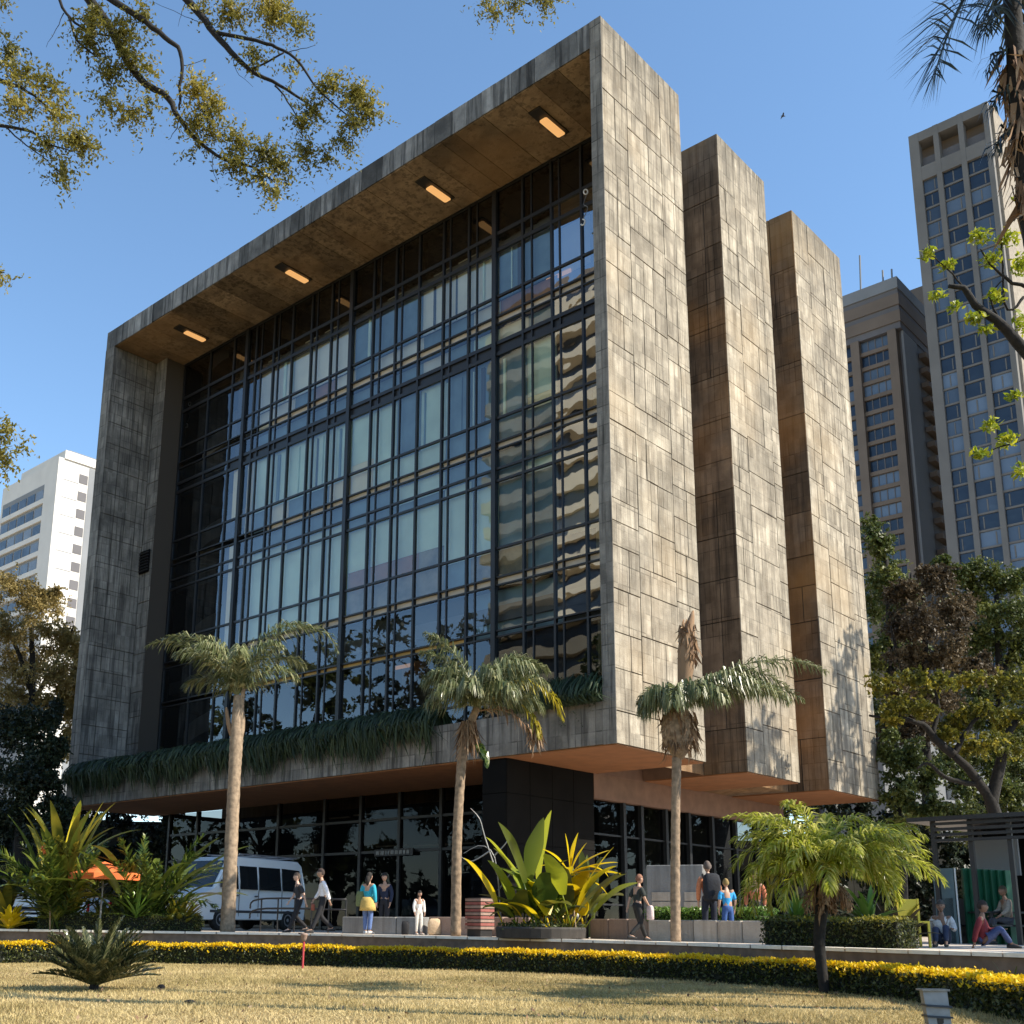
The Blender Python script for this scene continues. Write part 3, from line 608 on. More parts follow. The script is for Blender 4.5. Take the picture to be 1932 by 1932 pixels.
for px, tp in ((1622, 482), (1665, 510), (1682, 508)):
    q = aty(px, 535, Yb+3); r = aty(px, tp, Yb+3); MB().tube([q-np.array([0, 0, 3]), r], 0.16, 5).build('mast', M['tower_side'], t2)
# beige slab between the two towers
Yc = 170.; a = aty(1716, 548, Yc); c = aty(1752, 548, Yc)
t3 = bld('beige_block', (a[0], Yc, 0), 'beige tower slab showing as a sliver between the two taller towers')
MB().box(a[0]-4, c[0]+6, Yc, Yc+12, LZ, a[2]).build('wall', M['tower_tan'], t3)
for k in range(6): piece('window', M['win_dark'], t3, a[0]-1, c[0]+3, Yc-0.06, Yc+0.2, a[2]-6.5-k*4.2, a[2]-4.3-k*4.2)
# white block at the left
Yw = 62.; a = aty(118, 848, Yw); l = aty(8, 906, Yw); zw = a[2]
t4 = bld('white_apartment_block', (a[0], Yw, 0), 'white apartment block with a sunlit side, left of the concrete building')
x0, x1 = l[0], a[0]; rr = atx(182, 866, x1)[1]
MB().box(x0, x1, Yw, rr+6, LZ, zw-1.6).build('wall', M['bwhite'], t4)
piece('roof_slab', M['bwhite'], t4, x0+6, x1+.3, Yw+0.5, rr+4, zw-1.58, zw)
piece('roof_cap', M['tower_side'], t4, x0+6.2, x1-.4, Yw+1.5, rr+2, zw+.01, zw+.5)
piece('end_pier', M['bwhite'], t4, x1-4.2, x1+.25, Yw-0.6, Yw+.4, LZ, zw-1.62)
piece('front_recess', M['tower_side'], t4, x0+.8, x1-4.4, Yw-0.05, Yw+.02, 10, zw-5.2)
for fl in range(8):
    zz = zw-8.6-fl*3.3
    piece('sill_band', M['bwhite'], t4, x0+.8, x1-4.4, Yw-0.4, Yw-.06, zz-.4, zz+.5)
    for k in range(5):
        q = x0+1.2+k*(x1-x0-6)/5; piece('window', M['win_dark'], t4, q, q+(x1-x0-6)/5-.5, Yw-.12, Yw-.055, zz+.55, zz+2.4)
sy = Yw+(rr-Yw)*0.55
for fl in range(9):
    zz = zw-5.2-fl*3.3
    piece('balcony_recess', M['tower_dark'], t4, x1-.02, x1+.06, sy, sy+(rr-sy)*.55, zz, zz+1.7)
    piece('floor_joint', M['tower_side'], t4, x1-.02, x1+.03, Yw+.6, sy-.1, zz-.25, zz-.12)
piece('stair_shaft', M['tower_side'], t4, x1-2, x1+.05, sy+(rr-sy)*.6, rr+6.2, LZ, zw-1.9)
# sunlit banded block across the street, seen only mirrored in the glass
t5 = bld('balcony_tower', (-46, -62, 0), 'tan balcony tower mirrored in the glass beside the sunlit end wall')
MB().box(-64, -30, -78, -62, LZ, 74).build('wall', M['tower_tan'], t5)
M['cream_band'] = simple('cream_balcony_band', (0.50, 0.42, 0.30), 0.8, var=0.1, scale=.4)
for fl in range(23):
    zz = 1+fl*3.1
    piece('balcony', M['cream_band'], t5, -63.8, -30.2, -61.95, -60.8, zz, zz+1.25)
    piece('window', M['win_dark'], t5, -63.5, -30.5, -61.98, -61.9, zz+1.3, zz+3.0)
# dark garden walls closing the view under the building
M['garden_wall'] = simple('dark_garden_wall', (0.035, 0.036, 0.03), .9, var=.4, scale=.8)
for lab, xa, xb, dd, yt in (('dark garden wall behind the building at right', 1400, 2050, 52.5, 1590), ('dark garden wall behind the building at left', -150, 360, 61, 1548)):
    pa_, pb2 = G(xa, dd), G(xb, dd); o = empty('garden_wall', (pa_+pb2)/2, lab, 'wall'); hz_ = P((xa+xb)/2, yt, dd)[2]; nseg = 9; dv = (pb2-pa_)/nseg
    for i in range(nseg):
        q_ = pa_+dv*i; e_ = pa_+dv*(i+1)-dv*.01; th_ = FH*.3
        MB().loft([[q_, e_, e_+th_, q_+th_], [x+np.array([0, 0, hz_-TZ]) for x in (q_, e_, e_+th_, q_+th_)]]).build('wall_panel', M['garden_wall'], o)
# low grey building behind the right-hand trees
t7 = bld('low_grey_building', G(1760, 62), 'low grey rendered building half hidden behind the trees at right')
q0, q1 = G(1690, 62), G(1960, 66); hz = P(1760, 1420, 62)[2]
ax = (q1-q0)/np.linalg.norm(q1-q0); ay = np.array([-ax[1], ax[0], 0])
def obox(o, u0, u1, v0, v1, z0, z1): return [tuple(o+ax*u+ay*v+np.array([0, 0, z])) for u, v, z in ((u0,v0,z0),(u1,v0,z0),(u1,v1,z0),(u0,v1,z0),(u0,v0,z1),(u1,v0,z1),(u1,v1,z1),(u0,v1,z1))]
BF = [(0,3,2,1),(4,5,6,7),(0,1,5,4),(1,2,6,5),(2,3,7,6),(3,0,4,7)]
MB().add(obox(q0, 0, 12, 0, 5, TZ, hz), BF).build('wall', M['tower_side'], t7)
MB().add(obox(q0, -.3, 12.3, -.5, 5.3, hz+.01, hz+.9), BF).build('roof_band', M['tower_side'], t7)
for k in range(3): MB().add(obox(q0, 1.5+k*3, 2.2+k*3, -.05, .02, hz-2.3, hz-1.4), BF).build('window', M['win_dark'], t7)
# ------------------------------------------------------------------ foliage helpers
def unit(a): return a/(np.linalg.norm(a, axis=-1, keepdims=True)+1e-9)
def leaves(centres, size, rng, aspect=0.45, up=0.3, fold=0.15, jit=0.35):
    """one folded diamond leaf at every centre"""
    n = len(centres); d = unit(rng.normal(size=(n, 3))); d[:, 2] -= up*0.5; d = unit(d)
    nr = unit(rng.normal(size=(n, 3)) + np.array([0, 0, up*3])); s = unit(np.cross(d, nr)); nn = np.cross(s, d)
    L = size*(1+jit*rng.uniform(-1, 1, (n, 1)))
    a = centres - d*L*0.5; b = centres + d*L*0.5; m = centres - nn*L*fold
    v = np.stack([a, m + s*L*aspect*0.5 + nn*L*fold, b, m - s*L*aspect*0.5 + nn*L*fold], 1).reshape(-1, 3)
    f = np.arange(4*n).reshape(n, 4)
    return v, f
def blob(rng, c, r, n, shell=0.55):
    d = unit(rng.normal(size=(n, 3))); rad = rng.uniform(shell, 1.0, (n, 1))**0.7
    return np.asarray(c) + d*rad*np.asarray(r)
def crown_points(rng, clumps, per, sub=7):
    """clumps: (centre, radii); leaves gather in smaller tufts so gaps and light and dark lumps show"""
    out = []
    for c, r in clumps:
        r = np.asarray(r, float); vol = (r[0]*r[1]*r[2])**(1/3)
        k = max(3, int(sub)//2)
        for t in blob(rng, c, r*0.8, k, 0.2): out.append(sprays(rng, t, r*rng.uniform(0.2, 0.5), int(per/k), vol*0.45))
    return np.concatenate(out)
def sprays(rng, c, r, n, length, per=10, jit=0.25):
    """leaves strung along short twigs that leave the clump in all directions"""
    k = max(2, n//per); st = blob(rng, c, np.asarray(r)*0.9, k, 0.0)
    d = unit(rng.normal(size=(k, 3)) + 0.8*unit(st-np.asarray(c)) + np.array([0, 0, -0.15])); L = length*rng.uniform(.4, 1.2, (k, 1))
    t = np.linspace(0, 1, per)[None, :, None]
    p = st[:, None, :] + d[:, None, :]*L[:, None, :]*t + np.array([0, 0, -0.25])*L[:, None, :]*t**2
    return (p + rng.normal(size=p.shape)*length*jit*0.22).reshape(-1, 3)
LM = dict(
 olive=leafmat('olive_leaves', [(0.06, 0.062, 0.012), (0.18, 0.165, 0.03), (0.38, 0.31, 0.06)], 0.5, 0.45, noise=0.8),
 brownolive=leafmat('autumn_olive_leaves', [(0.13, 0.10, 0.032), (0.24, 0.18, 0.055), (0.38, 0.29, 0.10)], 0.6, 0.35, noise=0.5),
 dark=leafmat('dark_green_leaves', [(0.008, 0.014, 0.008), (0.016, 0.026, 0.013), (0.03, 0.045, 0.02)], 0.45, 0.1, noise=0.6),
 mid=leafmat('mid_green_leaves', [(0.04, 0.055, 0.013), (0.085, 0.11, 0.024), (0.19, 0.19, 0.04)], 0.5, 0.3, noise=0.5),
 yellowgreen=leafmat('yellow_green_leaves', [(0.04, 0.05, 0.010), (0.13, 0.135, 0.018), (0.40, 0.33, 0.035)], 0.5, 0.4, noise=1.2),
 reddish=leafmat('russet_leaves', [(0.04, 0.03, 0.018), (0.09, 0.065, 0.035), (0.17, 0.125, 0.065)], 0.6, 0.25, noise=0.5),
 fresh=leafmat('fresh_green_leaves', [(0.14, 0.20, 0.012), (0.28, 0.33, 0.02), (0.46, 0.45, 0.03)], 0.45, 0.45),
 hedge=leafmat('hedge_leaves', [(0.018, 0.028, 0.008), (0.045, 0.06, 0.012), (0.12, 0.12, 0.03)], 0.45, 0.2),
 golden=leafmat('golden_hedge_leaves', [(0.62, 0.40, 0.008), (0.82, 0.55, 0.010), (0.88, 0.64, 0.02)], 0.5, 0.35),
 palm=leafmat('palm_leaflets', [(0.07, 0.095, 0.035), (0.17, 0.19, 0.08), (0.38, 0.37, 0.20)], 0.30, 0.3),
 palmyellow=leafmat('yellow_palm_leaflets', [(0.22, 0.20, 0.015), (0.45, 0.36, 0.02), (0.50, 0.42, 0.05)], 0.4, 0.3),
 datepalm=leafmat('date_palm_leaflets', [(0.17, 0.21, 0.018), (0.38, 0.40, 0.04), (0.60, 0.56, 0.18)], 0.28, 0.5),
 cycad=leafmat('cycad_leaflets', [(0.03, 0.04, 0.015), (0.07, 0.08, 0.03), (0.20, 0.19, 0.09)], 0.28, 0.15),
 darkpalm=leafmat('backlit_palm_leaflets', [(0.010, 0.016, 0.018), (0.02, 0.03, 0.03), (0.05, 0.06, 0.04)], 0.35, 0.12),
 trailing=leafmat('trailing_plant_leaves', [(0.010, 0.022, 0.009), (0.024, 0.045, 0.017), (0.06, 0.085, 0.035)], 0.55, 0.2),
 broad=leafmat('broad_green_leaf', [(0.025, 0.05, 0.010), (0.06, 0.10, 0.016), (0.17, 0.20, 0.03)], 0.32, 0.3),
 broadyel=leafmat('broad_yellow_leaf', [(0.62, 0.47, 0.008), (0.78, 0.58, 0.015), (0.70, 0.58, 0.03)], 0.4, 0.45),
 grass=leafmat('dry_grass_blades', [(0.22, 0.175, 0.06), (0.46, 0.36, 0.155), (0.64, 0.51, 0.26)], 0.8, 0.3, noise=0.45),
)
def limb(mb, pts, r0, r1, n=8, seg=14, wob=0.0, rng=None):
    s = spline(pts, seg)
    if wob: s[1:-1] += rng.normal(size=s[1:-1].shape)*wob
    mb.tube(s, list(np.linspace(r0, r1, seg)), n); return s
def tree(name, label, base, trunk_pts, limbs, clumps, per, size, lm, seed, tr=(0.3, 0.12), bark='bark', sub=8, group=None, aspect=0.5, cat='tree', up=0.3):
    rng = np.random.default_rng(seed)
    o = empty(name, base, label, cat, group)
    mb = MB(); limb(mb, trunk_pts, tr[0], tr[1], 10, 16, 0.02, rng); mb.build('trunk', M[bark], o, True)
    for pts, r0, r1 in limbs:
        b = MB(); limb(b, pts, r0, r1, 7, 14, 0.015, rng); b.build('branch', M[bark], o, True)
    pts = crown_points(rng, clumps, per, sub)
    v, f = leaves(pts, size, rng, aspect, up); b = wloc(o)
    c = link('crown', np_mesh('crown', v-b, f, LM[lm]), o); tag(c, kind='stuff')
    return o
V = lambda *a: np.array(a, float)
# ---- trees
def clump_px(lst, d, zs=1.0): return [(P(x, y, d+dd), (rx*d/FPX, rx*d/FPX, ry*d/FPX)) for x, y, rx, ry, dd in lst]
d = 62
tree('feathery_tree', 'brown-olive feathery tree below the white apartment block at left', G(50, d), [G(50, d), P(55, 1500, d), P(60, 1300, d), P(60, 1180, d)],
     [([P(58, 1330, d), P(100, 1260, d), P(140, 1180, d)], .16, .05), ([P(58, 1300, d), P(20, 1200, d), P(-40, 1150, d)], .16, .05)],
     clump_px([(30, 1110, 60, 50, 0), (75, 1150, 60, 40, 1), (20, 1190, 75, 50, -1), (110, 1200, 50, 40, 0), (60, 1240, 80, 45, 1), (105, 1265, 60, 40, -2), (-50, 1150, 80, 80, 0), (10, 1280, 70, 45, 0), (90, 1120, 40, 20, 2), (135, 1215, 30, 40, 0), (128, 1290, 30, 40, 0), (100, 1320, 50, 40, 0), (40, 1320, 60, 40, 0), (138, 1345, 26, 40, 0), (130, 1400, 26, 40, 0), (146, 1270, 22, 40, 0)], d), 3200, 0.17, 'brownolive', 41, sub=22)
d = 46.5
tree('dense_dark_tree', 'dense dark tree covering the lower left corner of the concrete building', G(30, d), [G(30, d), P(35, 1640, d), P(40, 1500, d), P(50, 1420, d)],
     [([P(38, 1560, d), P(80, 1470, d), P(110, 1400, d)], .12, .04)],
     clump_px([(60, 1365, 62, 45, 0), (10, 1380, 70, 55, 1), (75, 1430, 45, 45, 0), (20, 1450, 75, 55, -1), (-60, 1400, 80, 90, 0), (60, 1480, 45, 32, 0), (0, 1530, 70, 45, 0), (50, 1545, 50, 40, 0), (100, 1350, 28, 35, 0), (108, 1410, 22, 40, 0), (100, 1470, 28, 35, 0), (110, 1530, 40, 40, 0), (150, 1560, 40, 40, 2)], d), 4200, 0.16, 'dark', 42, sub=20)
d = 64
tree('tall_evergreen_tree', 'tall mid green tree rising directly behind the right end of the concrete building', G(1680, d), [G(1680, d), P(1680, 1500, d), P(1678, 1250, d), P(1672, 1050, d)],
     [([P(1678, 1300, d), P(1710, 1150, d), P(1720, 1080, d)], .2, .05)],
     clump_px([(1655, 1010, 32, 55, 0), (1680, 1070, 42, 60, 0), (1660, 1130, 40, 70, 1), (1705, 1140, 40, 50, -1), (1650, 1230, 45, 60, 0), (1700, 1230, 50, 50, 0), (1660, 1330, 50, 60, 0), (1700, 1350, 50, 60, 0), (1680, 1430, 60, 60, 0), (1690, 1510, 60, 50, 0)], d), 3000, 0.23, 'mid', 43, sub=18)
d = 52
tree('russet_tree', 'russet-leaved tree between the end fins and the yellow-green tree', G(1745, d), [G(1745, d), P(1750, 1500, d), P(1745, 1350, d), P(1745, 1200, d)],
     [([P(1747, 1400, d), P(1700, 1250, d), P(1680, 1180, d)], .16, .04), ([P(1747, 1380, d), P(1800, 1230, d), P(1815, 1150, d)], .16, .04)],
     clump_px([(1700, 1120, 45, 35, 0), (1760, 1095, 45, 35, 0), (1690, 1190, 45, 40, 1), (1745, 1170, 50, 45, -1), (1800, 1160, 45, 45, 0), (1720, 1245, 50, 35, 0), (1790, 1235, 45, 40, 0), (1700, 1300, 45, 35, 0), (1770, 1310, 50, 40, 0), (1730, 1370, 50, 40, 0), (1690, 1400, 40, 40, 0), (1840, 1260, 40, 40, 0)], d), 3200, 0.18, 'reddish', 44, sub=20)
d = 56
tree('green_canopy_tree', 'dark green canopy at the right edge below the tall pale tower', G(1890, d), [G(1890, d), P(1890, 1500, d), P(1885, 1250, d), P(1880, 1120, d)],
     [([P(1887, 1300, d), P(1830, 1180, d), P(1800, 1110, d)], .18, .05), ([P(1887, 1280, d), P(1930, 1180, d), P(1960, 1120, d)], .18, .05)],
     clump_px([(1800, 1080, 35, 25, 0), (1850, 1080, 45, 35, 0), (1905, 1100, 50, 40, 0), (1830, 1135, 50, 40, 1), (1890, 1160, 55, 45, -1), (1950, 1150, 60, 60, 0), (1850, 1205, 55, 40, 0), (1920, 1225, 55, 45, 0), (1780, 1060, 25, 15, 0), (1860, 1290, 60, 45, 0), (1930, 1300, 60, 50, 0), (1830, 1350, 50, 45, 0), (1900, 1380, 60, 50, 0), (1800, 1430, 50, 40, 0), (1870, 1450, 60, 50, 0), (1940, 1450, 50, 50, 0)], d), 3400, 0.19, 'mid', 45, sub=20)
d = 37
tb = G(1905, d)
tree('spreading_tree', 'spreading tree with twisted dark limbs and flat yellow-green layers at right', tb, [tb, P(1895, 1640, d), P(1880, 1540, d), P(1850, 1480, d), P(1800, 1425, d)],
     [([P(1800, 1425, d), P(1770, 1400, d), P(1745, 1370, d), P(1700, 1355, d), P(1640, 1350, d)], .17, .04), ([P(1870, 1520, d), P(1890, 1430, d), P(1905, 1380, d), P(1945, 1330, d)], .22, .08),
      ([P(1850, 1480, d), P(1790, 1470, d), P(1750, 1440, d), P(1730, 1450, d)], .10, .03), ([P(1760, 1390, d), P(1770, 1330, d), P(1760, 1290, d)], .09, .03), ([P(1800, 1425, d), P(1830, 1370, d), P(1880, 1330, d)], .11, .03)],
     clump_px([(1665, 1290, 36, 21, 0), (1715, 1278, 42, 21, -1), (1770, 1290, 44, 24, 0), (1830, 1280, 47, 22, 1), (1890, 1285, 47, 24, 0), (1700, 1325, 42, 21, 0), (1745, 1340, 36, 18, -1), (1850, 1340, 50, 22, 0), (1905, 1350, 47, 27, 0), (1800, 1365, 44, 19, 1), (1870, 1400, 47, 24, -1), (1790, 1385, 31, 15, 0), (1915, 1410, 36, 27, 0), (1680, 1355, 26, 15, 0), (1940, 1300, 42, 45, 0), (1835, 1410, 42, 18, 1)], d), 1300, 0.13, 'yellowgreen', 46, sub=44, aspect=0.6)
d = 44
tree('ivy_shrub', 'tangled grey-green shrub mass at the foot of the third end fin', G(1700, d), [G(1700, d), P(1700, 1640, d), P(1700, 1560, d), P(1700, 1500, d)], [],
     clump_px([(1680, 1420, 30, 50, 0), (1700, 1490, 40, 45, 0), (1740, 1520, 50, 40, 0), (1800, 1540, 60, 35, 0), (1860, 1560, 60, 40, 1), (1920, 1560, 60, 45, 0), (1690, 1570, 45, 45, 0), (1760, 1470, 50, 40, 1), (1830, 1480, 50, 40, 1), (1900, 1490, 60, 40, 1), (1720, 1430, 40, 40, 0)], d), 2600, 0.16, 'mid', 47, sub=16, cat='shrub')
for lab, xa, xb, dd, yt, sd in (('dark hedge of shrubs beyond the building at far right', 1440, 1990, 50, 1505, 81), ('dark street shrubs seen under the left end of the building', -80, 340, 58, 1500, 82)):
    rg = np.random.default_rng(sd); cl = []
    for x in np.arange(xa, xb, 34):
        for y in np.arange(yt+20, 1725, 45): cl.append((x+rg.uniform(-12, 12), y+rg.uniform(-15, 15), 34, 32, rg.uniform(-1, 1)))
    c0 = G((xa+xb)/2, dd)
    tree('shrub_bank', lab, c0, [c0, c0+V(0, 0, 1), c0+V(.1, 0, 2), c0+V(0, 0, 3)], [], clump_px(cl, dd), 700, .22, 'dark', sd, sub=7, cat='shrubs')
# shade tree just outside the right edge: throws leaf shade on the third fin
for k, (sx_, sy_, z0, z1, rr_, nc, lab) in enumerate(((11.4, 22.2, 14.0, 22.0, 2.6, 20, 'broad leafy tree whose shade falls on the foot of the last end fin'), (18.8, -6.1, 8.5, 11.0, 2.2, 4, 'street tree whose shade streaks the lawn'),
        (22.6, .4, 7.5, 13.0, 3.2, 18, 'street tree shading the seated people at right'), (20.6, 8.6, 7.5, 13.5, 3.2, 18, 'street tree shading the kiosk'), (25.5, 4.8, 8, 14, 3.2, 18, 'street tree farthest to the right of the kiosk'))):
    sh = V(sx_, sy_, TZ); rg = np.random.default_rng(5+k)
    tree('street_tree', lab, sh, [sh, sh+V(.1, 0, z0*.5), sh+V(0, .2, z0*.8), sh+V(0, 0, z1-1)], [([sh+V(0, .1, z0*.8), sh+V(-1.2, .6, z0+1), sh+V(-rr_, 1, z0+3)], .14, .04), ([sh+V(0, .1, z0*.8), sh+V(1.2, -.6, z0+1), sh+V(rr_, -1, z0+3)], .14, .04)],
         [(sh+V(rg.uniform(-rr_, rr_), rg.uniform(-rr_, rr_), rg.uniform(z0, z1)), (1.3, 1.3, 1.0)) for _ in range(nc)], 1300 if k > 1 else 620, 0.24, 'mid', 48+k, sub=10, group='street trees right of the building')
# trees behind the camera that the glass mirrors
for k, (tx, ty, hh) in enumerate(((-21, -19, 16), (-30, -16, 19), (-40, -16, 20), (-51, -18, 20), (-63, -20, 18))):
    sh = V(tx, ty, LZ); rg = np.random.default_rng(60+k)
    lab = ['nearest dark park tree mirrored low in the glass front', 'second dark park tree mirrored low in the glass front', 'third park tree, in the middle of the row mirrored low in the glass front', 'fourth park tree mirrored low in the left half of the glass front', 'farthest park tree mirrored at the left of the glass front'][k]
    tree('park_tree', lab, sh, [sh, sh+V(.1, 0, 4), sh+V(0, .2, 8), sh+V(0, 0, hh-3)], [([sh+V(0, .1, 6), sh+V(-2, 1, 9), sh+V(-3.5, 1.5, 11)], .16, .05), ([sh+V(0, .1, 6), sh+V(2, -1, 9), sh+V(3.5, -1.5, 11)], .16, .05)],
         [(sh+V(rg.uniform(-4.2, 4.2), rg.uniform(-3, 3), rg.uniform(4, hh)), (1.9, 1.9, 1.4)) for _ in range(22)], 420, 0.35, 'dark' if k % 2 else 'mid', 70+k, sub=8, group='park trees mirrored in the glass')
rg = np.random.default_rng(97); sh = V(26, 48, TZ)  # added out of view to keep bright sky off the side glass
tree('added_corner_thicket', 'unseen dark trees added beyond the right-hand corner to block sky in the side glass', sh, [sh, sh+V(0, 0, 2), sh+V(.2, 0, 4), sh+V(0, 0, 6)], [], [(V(10+2.6*i, 44+5*math.sin(i*.9)+rg.uniform(-2, 2)+i*.6, TZ+rg.uniform(1, 14)), (3.2, 3.0, 2.8)) for i in range(16) for _ in range(4)], 260, .8, 'dark', 97, sub=6, cat='thicket')
rg = np.random.default_rng(99); sh = V(-50, -48, LZ)  # added tree mass, darkens the ground floor reflections and the shaded front
tree('added_park_thicket', 'unseen dark thicket added across the park to darken the ground floor glass', sh, [sh, sh+V(0, 0, 2), sh+V(.2, 0, 4), sh+V(0, 0, 6)], [], [(V(-120+1.5*i*2.2, -52+6*math.sin(i*.9)+rg.uniform(-2, 2), LZ+rg.uniform(1, 10)), (3.4, 3.0, 2.8)) for i in range(40) for _ in range(2)], 240, .8, 'dark', 98, sub=6, cat='thicket')
# ---- overhanging boughs at top left: a tree whose trunk stands left of the picture
def Z7(x, y, d): return P(x*0.415, y*0.415, d)
d = 14.
rng = np.random.default_rng(9)
tb = G(-750, 15, LZ)
ot = empty('overhanging_tree', tb, 'tree with dark boughs and olive leaf sprays hanging into the top left sky', 'tree')
tk = MB(); top = Z7(-900, -1100, 13.6)
limb(tk, [tb, tb+V(.1, .1, 3.5), (tb+top)/2+V(.3, .2, 1), top], .30, .16, 12, 18); tk.build('trunk', M['bark'], ot, True)
BR = [([Z7(-900, -1100, 13.6), Z7(-300, -700, 13.8), Z7(200, -250, 14), Z7(410, 0, d), Z7(500, 125, d), Z7(570, 260, d), Z7(650, 370, d), Z7(760, 440, d), Z7(810, 530, d), Z7(890, 630, d), Z7(1000, 715, d), Z7(1150, 760, d), Z7(1250, 830, d)], .16, .012, 40),
      ([Z7(-200, -650, 13.8), Z7(300, -150, 13.5), Z7(510, 0, 13.5), Z7(650, 90, 13.5), Z7(760, 180, 13.5), Z7(822, 240, 13.5), Z7(822, 400, 13.6), Z7(815, 500, 13.7)], .11, .02, 28),
      ([Z7(-200, -680, 13.8), Z7(500, -350, 14.3), Z7(850, 0, 14.5), Z7(960, 130, 14.5), Z7(1060, 245, 14.5), Z7(1135, 315, 14.5), Z7(1260, 385, 14.5), Z7(1400, 470, 14.5), Z7(1480, 560, 14.5)], .13, .012, 34),
      ([Z7(980, 150, 14.5), Z7(1100, 170, 14.4), Z7(1220, 200, 14.3), Z7(1310, 240, 14.2), Z7(1390, 330, 14.2), Z7(1440, 400, 14.2), Z7(1560, 510, 14.2), Z7(1640, 570, 14.2)], .055, .01, 24),
      ([Z7(200, -250, 14), Z7(270, 0, 13.8), Z7(330, 90, 13.8), Z7(420, 150, 13.8), Z7(500, 160, 13.8)], .045, .015, 14),
      ([Z7(310, 70, 13.8), Z7(350, 180, 13.8), Z7(420, 240, 13.8), Z7(480, 250, 13.9), Z7(455, 310, 13.9), Z7(470, 390, 13.9)], .03, .008, 16),
      ([Z7(660, 375, d), Z7(700, 390, d), Z7(750, 420, d), Z7(770, 440, 13.9)], .03, .02, 8),
      ([Z7(-900, -700, 13.4), Z7(-300, 250, 13.2), Z7(0, 365, 13.2), Z7(110, 405, 13.2), Z7(210, 480, 13.2)], .10, .012, 20),
      ([Z7(-300, 250, 13.2), Z7(-150, 520, 13.3), Z7(0, 570, 13.3), Z7(130, 595, 13.3), Z7(210, 650, 13.3), Z7(330, 690, 13.3)], .06, .010, 20),
      ([Z7(30, 580, 13.3), Z7(110, 655, 13.3), Z7(200, 720, 13.3), Z7(290, 800, 13.3)], .02, .006, 12),
      ([Z7(1130, 315, 14.5), Z7(1200, 290, 14.4), Z7(1290, 240, 14.3)], .025, .02, 8),
      ([Z7(1250, 390, 14.5), Z7(1300, 450, 14.5), Z7(1350, 530, 14.4), Z7(1380, 640, 14.4)], .025, .008, 12),
      ([Z7(1300, 235, 14.2), Z7(1360, 225, 14.2), Z7(1435, 205, 14.2)], .014, .004, 8),
      ([Z7(820, 300, 13.6), Z7(870, 290, 13.6), Z7(930, 268, 13.6)], .012, .004, 8),
      ([Z7(810, 540, d), Z7(800, 590, d), Z7(765, 635, d)], .014, .004, 8), ([Z7(965, 700, d), Z7(968, 770, d), Z7(988, 835, d)], .010, .004, 8),
      ([Z7(290, 60, 13.8), Z7(260, 120, 13.8), Z7(210, 215, 13.8)], .013, .003, 8), ([Z7(845, 5, 14.5), Z7(825, 60, 14.5), Z7(810, 120, 14.5)], .011, .003, 8),
      ([Z7(1055, 250, 14.5), Z7(1080, 330, 14.5), Z7(1150, 395, 14.5)], .010, .003, 8), ([Z7(900, 100, 14.5), Z7(860, 80, 14.5), Z7(700, 10, 14.5)], .010, .004, 8),
      ([Z7(500, -350, 14.3), Z7(1500, -260, 15), Z7(2150, -160, 15.3), Z7(2300, -40, 15.3), Z7(2420, 30, 15.3)], .08, .01, 20),
      ([Z7(-900, -700, 13.4), Z7(-500, 700, 13.2), Z7(-150, 1150, 13.2), Z7(20, 1240, 13.2)], .07, .01, 14), ([Z7(-500, 700, 13.2), Z7(-200, 1800, 13.2), Z7(20, 1990, 13.2)], .06, .01, 14)]
for pts, r0, r1, sg in BR:
    b = MB(); s = limb(b, pts, r0*.6, r1*.7, 7, sg, 0.006, rng); b.build('branch', M['bark'], ot, True)
